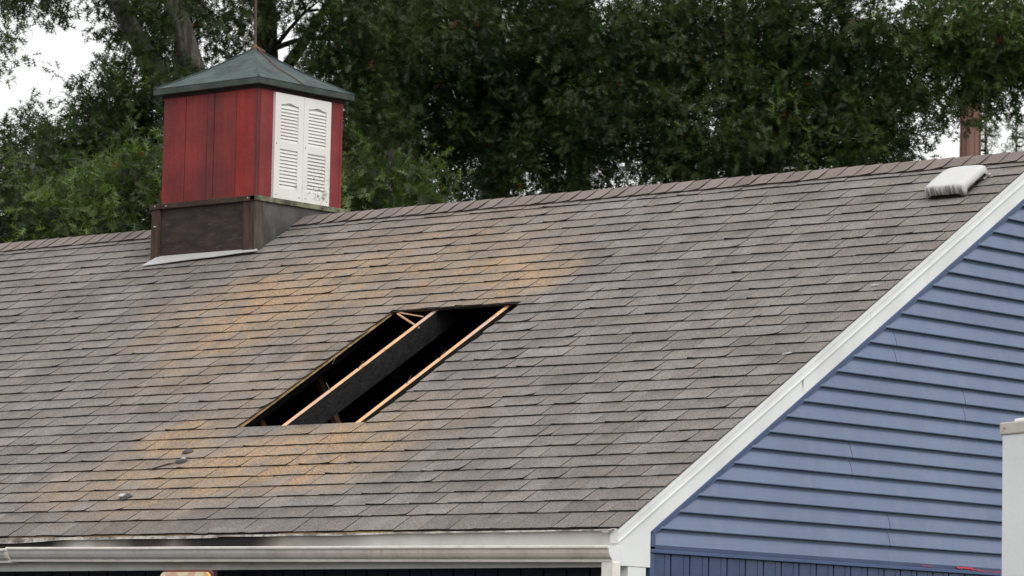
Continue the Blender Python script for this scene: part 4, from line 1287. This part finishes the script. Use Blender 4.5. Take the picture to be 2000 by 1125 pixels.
# big dark oak in the middle
e0, e1, e2 = (-15.019, 16.379, 7.613), (-15.045, 16.356, 8.686), (-15.166, 16.254, 10.305)
f1, f2 = (-15.308, 16.133, 7.992), (-15.476, 15.99, 8.614)
tree('oak_tree', 'large dense dark oak behind the middle of the ridge', BACK, ground(e0),
     [([ground(e0), e0, e1, e2], [0.26, 0.17, 0.15, 0.13])],
     [(-14.326, 14.343, 8.456, 0.836, 1.2, 0.669, 560), (-13.774, 14.812, 8.871, 1.003, 1.2, 0.613, 640), (-14.595, 14.769, 7.389, 0.846, 1, 0.451, 330), (-13.251, 15.257, 8.371, 0.891, 1.3, 0.724, 640), (-13.534, 15.016, 7.283, 0.836, 0.9, 0.39, 300), (-14.546, 15.468, 8.226, 0.913, 1, 0.514, 330), (-14.773, 13.962, 7.135, 0.501, 0.9, 0.446, 260), (-13.068, 15.413, 7.636, 0.724, 1, 0.446, 330), (-13.876, 14.069, 8.997, 0.826, 0.9, 0.33, 300), (-14.309, 14.094, 7.796, 0.61, 0.7, 0.333, 240), (-13.674, 15.16, 7.938, 0.616, 0.8, 0.392, 260), (-12.96, 15.505, 9.065, 0.613, 0.7, 0.279, 240)],
     23, OAK, DARKB, high=[(-14.586, 15.434, 10.661, 2.169, 1.8, 0.856, 760), (-14.389, 15.602, 12.179, 1.94, 1.8, 0.97, 620)],
     limbs=[([e0, f1, f2], [0.07, 0.06, 0.04]), ([(-15.04, 16.361, 8.387), (-14.406, 16.375, 8.394), (-13.926, 16.521, 8.608)], [0.06, 0.045, 0.02])])
# right oak with the pale limb
g0, g1, g2 = (-11.436, 16.802, 7.227), (-11.404, 16.829, 8.365), (-11.335, 16.888, 10.086)
tree('oak_tree', 'broad oak with a pale bare limb, right of the middle', BACK, ground(g0),
     [([ground(g0), g0, g1, g2], [0.25, 0.17, 0.15, 0.12])],
     [(-12.173, 15.518, 8.761, 0.936, 1.2, 0.605, 620), (-12.288, 15.42, 7.856, 0.77, 1, 0.495, 420), (-11.265, 15.634, 7.799, 0.87, 1.1, 0.489, 560), (-11.271, 15.892, 8.784, 0.819, 1, 0.464, 420), (-11.343, 15.568, 7.298, 0.652, 0.8, 0.299, 260), (-10.599, 16.202, 8.151, 0.707, 0.9, 0.489, 380), (-10.597, 16.465, 8.915, 0.71, 0.8, 0.3, 220), (-10.356, 15.883, 7.426, 0.7, 0.9, 0.323, 330), (-9.865, 16.169, 7.615, 0.456, 0.8, 0.322, 330), (-9.939, 16.5, 8.161, 0.46, 0.5, 0.243, 200), (-10.119, 16.084, 8.699, 0.592, 0.6, 0.269, 220), (-9.873, 16.688, 8.375, 0.325, 0.4, 0.19, 110), (-10.036, 15.892, 7.84, 0.428, 0.5, 0.241, 160), (-12.238, 15.595, 7.312, 0.331, 0.5, 0.221, 60), (-11.295, 16.397, 8.465, 0.497, 0.7, 0.331, 200), (-12.055, 16.013, 8.368, 0.499, 0.7, 0.333, 220)],
     24, OAK, GREYB, high=[(-11.901, 16.406, 10.502, 2.117, 1.8, 0.836, 760), (-11.918, 16.392, 12.036, 1.839, 1.8, 0.947, 620)],
     limbs=[([(-9.371, 16.721, 8.621), (-9.552, 16.699, 8.524), (-9.901, 16.533, 8.544), (-10.351, 16.412, 8.559), (-11.126, 16.541, 8.498)], [0.016, 0.026, 0.030, 0.034, 0.04]),
            ([(-11.015, 16.635, 8.078), (-10.165, 16.44, 8.256), (-10.001, 16.448, 8.021)], [0.03, 0.024, 0.012])], limb_to=0.2)
# oak coming in from the right
h0, h1, h2 = (-7.719, 17.339, 7.347), (-7.763, 17.302, 8.321), (-7.85, 17.228, 9.737)
tree('oak_tree', 'oak with lighter leaves hanging in from the right in front of the pole', BACK, ground(h0),
     [([ground(h0), h0, h1, h2], [0.25, 0.18, 0.16, 0.13])],
     [(-8.442, 16.198, 8.605, 0.629, 0.8, 0.288, 330), (-8.601, 16.063, 8.116, 0.315, 0.4, 0.236, 150), (-8.018, 16.034, 8.245, 0.208, 0.4, 0.135, 100), (-9.099, 16.034, 8.646, 0.476, 0.7, 0.264, 190), (-7.73, 16.017, 8.454, 0.361, 0.6, 0.387, 260), (-7.975, 16.071, 7.715, 0.145, 0.2, 0.166, 40), (-9.204, 16.338, 8.155, 0.266, 0.4, 0.213, 90), (-7.469, 17.027, 8.255, 0.682, 1.1, 0.682, 400), (-9.215, 15.803, 7.354, 0.316, 0.5, 0.158, 170), (-8.145, 15.664, 7.834, 0.155, 0.3, 0.083, 36), (-7.822, 16.07, 7.993, 0.207, 0.3, 0.155, 60)],
     25, OAKL, GREYB, limb_to=0.0, high=[(-8.427, 16.737, 10.077, 1.59, 1.6, 0.742, 620), (-8.021, 17.082, 11.382, 1.59, 1.6, 0.848, 520)],
     limbs=[([h1, (-8.064, 16.783, 8.33), (-8.512, 16.402, 8.426), (-9.145, 16.388, 8.55)], [0.05, 0.04, 0.03, 0.018])])
# young leafy trees just behind the ridge at the left
for i_, (lab, q_) in enumerate((('young leafy tree low behind the ridge at the left edge', ((-11.614, 6.145, 5.679), [(-11.618, 6.142, 5.816, 0.538, 0.7, 0.314, 330), (-12.028, 5.792, 5.714, 0.538, 0.8, 0.404, 200)])),
                                ('young leafy tree with lighter feathery leaves just left of the cupola base', ((-10.268, 5.978, 5.573), [(-10.303, 5.947, 5.66, 0.478, 0.6, 0.239, 300), (-10.365, 6.421, 5.986, 0.264, 0.5, 0.396, 220), (-10.353, 5.642, 5.498, 0.346, 0.5, 0.13, 120)])),
                                ('young leafy tree low behind the ridge just right of the cupola', ((-9.881, 8.933, 5.917), [(-9.884, 8.93, 6.081, 0.508, 0.6, 0.208, 220), (-10.27, 8.865, 6.172, 0.232, 0.4, 0.279, 110)])))):
    s_, lb_ = q_
    tree('young_tree', lab, 'young trees behind the ridge', ground(s_), [([ground(s_), s_, (s_[0], s_[1], s_[2] + 0.6)], [0.07, 0.045, 0.02])], lb_, 40 + i_, (OAK, OAKL, OAKL)[i_], DARKB, size=0.10, per=8)
# tall wood far behind that shuts out most of the sky under the crowns
SECOND = [
 ('shaded oak in the second row behind the large dark oak', (-20.464, 20.937, 8.771), [(-19.515, 20.431, 10.27, 1.398, 1.4, 0.799, 330), (-19.794, 20.194, 8.628, 0.999, 1.3, 0.799, 240)]),
 ('shaded oak in the second row between the dark oak and the pale-limbed oak', (-19.375, 23.176, 8.962), [(-18.813, 22.341, 10.275, 1.291, 1.4, 0.951, 380), (-18.791, 22.36, 8.747, 0.815, 1.2, 0.408, 150)]),
 ('shaded oak in the second row behind the pale-limbed oak', (-17.121, 23.782, 8.862), [(-16.738, 22.795, 10.005, 1.332, 1.4, 0.932, 380), (-16.365, 23.112, 8.79, 0.999, 1.3, 0.533, 240)]),
 ('shaded oak in the second row right of the cupola', (-20.302, 19.761, 8.41), [(-19.538, 19.098, 9.139, 0.457, 1.2, 1.044, 240), (-19.465, 19.16, 7.944, 0.522, 1, 0.391, 120)]),
 ('shaded oak in the second row at the left behind the forking oak', (-20.67, 16.822, 7.501), [(-20.893, 15.319, 7.541, 1.375, 1.3, 0.5, 300)]),
]
for i_, (lab, s_, lb_) in enumerate(SECOND):
    tree('oak_tree', lab, BACK, ground(s_), [([ground(s_), s_, (s_[0], s_[1], s_[2] + 2.2)], [0.24, 0.16, 0.10])], lb_, 60 + i_, OAK, DARKB, size=0.12, per=7, high=[(s_[0], s_[1], 12.5, 2.2, 1.8, 1.3, 200)])

# misty pines far away at the right
def pine(label, base, top, rad, seed):
    r = random.Random(seed)
    base, top = Vector(base), Vector(top)
    t = empty('pine_tree', (base.x, base.y, 0)); tag(t, label, 'tree', 'far pines in the mist')
    H = top.z
    b = MB(0); b.tube([(0, 0, 0), (0, 0, H * 0.5), (0, 0, H)], [0.13, 0.09, 0.02], 8, 0, (0.20, 0.18, 0.165, 0))  # trunk colour lightened for the mist, no haze volume built
    nb = MB(0)
    n = 46
    for i in range(n):
        h = H * (0.42 + 0.57 * i / n)
        L_ = rad * (1.05 - 0.75 * i / n) * r.uniform(0.6, 1.15)
        a_ = r.uniform(0, 2 * math.pi); d_ = Vector((math.cos(a_), math.sin(a_), r.uniform(-0.05, 0.30)))
        e = Vector((0, 0, h)) + d_ * L_
        b.tube([(0, 0, h), Vector((0, 0, h)).lerp(e, 0.6) - Vector((0, 0, 0.06)), e], [0.04, 0.025, 0.008], 5, 0, (0.07, 0.06, 0.055, 0))
        for q in range(13):
            c = Vector((0, 0, h)).lerp(e, r.uniform(0.35, 1.05)) + Vector((r.uniform(-0.3, 0.3), r.uniform(-0.3, 0.3), r.uniform(-0.1, 0.2)))
            for w in range(9):
                v = Vector((r.gauss(0, 1), r.gauss(0, 1), r.gauss(0.4, 0.8))).normalized() * r.uniform(0.14, 0.24)
                k_ = v.orthogonal().normalized() * 0.008
                nb.add([c, c + v * 0.5 + k_, c + v, c + v * 0.5 - k_], [(0, 1, 2, 3)], 0, (0.055, 0.075, 0.045, 0))
    tk = b.build('trunk', M['bark'], None, smooth=True, fix=False); tk.parent = t
    cr = nb.build('crown', M['leaf'], None, fix=False); cr.parent = t; cr['kind'] = 'stuff'
pine('tall thin pine in the mist at the right edge, right of the pole', (-39.431, 63.886, 15.506), (-39.273, 64.021, 17.489), 1.3, 71)
pine('lower bushy pine in the mist at the far right edge', (-36.106, 60.15, 14.791), (-36.045, 60.202, 15.729), 1.2, 72)
#pine('pine in the mist left of the reddish pole', (-43.08, 67.346, 16.212), (-43.026, 67.393, 17.532), 1.0, 73)

# reddish pole behind the ridge
D_ = 46.0
pb, pt = Vector((-12.533, 22.435, 8.344)), Vector((-12.521, 22.445, 9.655))
ax = (pt - pb).normalized()
root = (pb.x, pb.y, 0)
po = empty('utility_pole', root)
tag(po, 'reddish brown wooden pole rising behind the ridge at the right', 'pole')
b = MB(0); b.tube([(0, 0, 0), (0, 0, pb.z), (0.01, 0.0, pt.z), (0.015, 0, pt.z + 3.2)], [0.15, 0.122, 0.112, 0.10], 16); o = b.build('shaft', M['pole'], None, smooth=True); o.parent = po
cl_ = Vector((0.762 * 0.132, 0.648 * 0.132, 0))
b = MB(0); b.tube([(cl_.x, cl_.y, 0.3), (cl_.x * 0.97, cl_.y * 0.97, pb.z), (cl_.x * 0.9, cl_.y * 0.9, pt.z + 2.6)], [0.018, 0.018, 0.018], 6); o = b.build('conduit', M['strut'], None, smooth=True); o.parent = po
b = MB(0); b.box(-1.1, 1.1, -0.06, 0.06, pt.z + 2.7, pt.z + 2.82); o = b.build('crossarm', M['pole'], None); o.parent = po; o.rotation_euler.z = -0.9
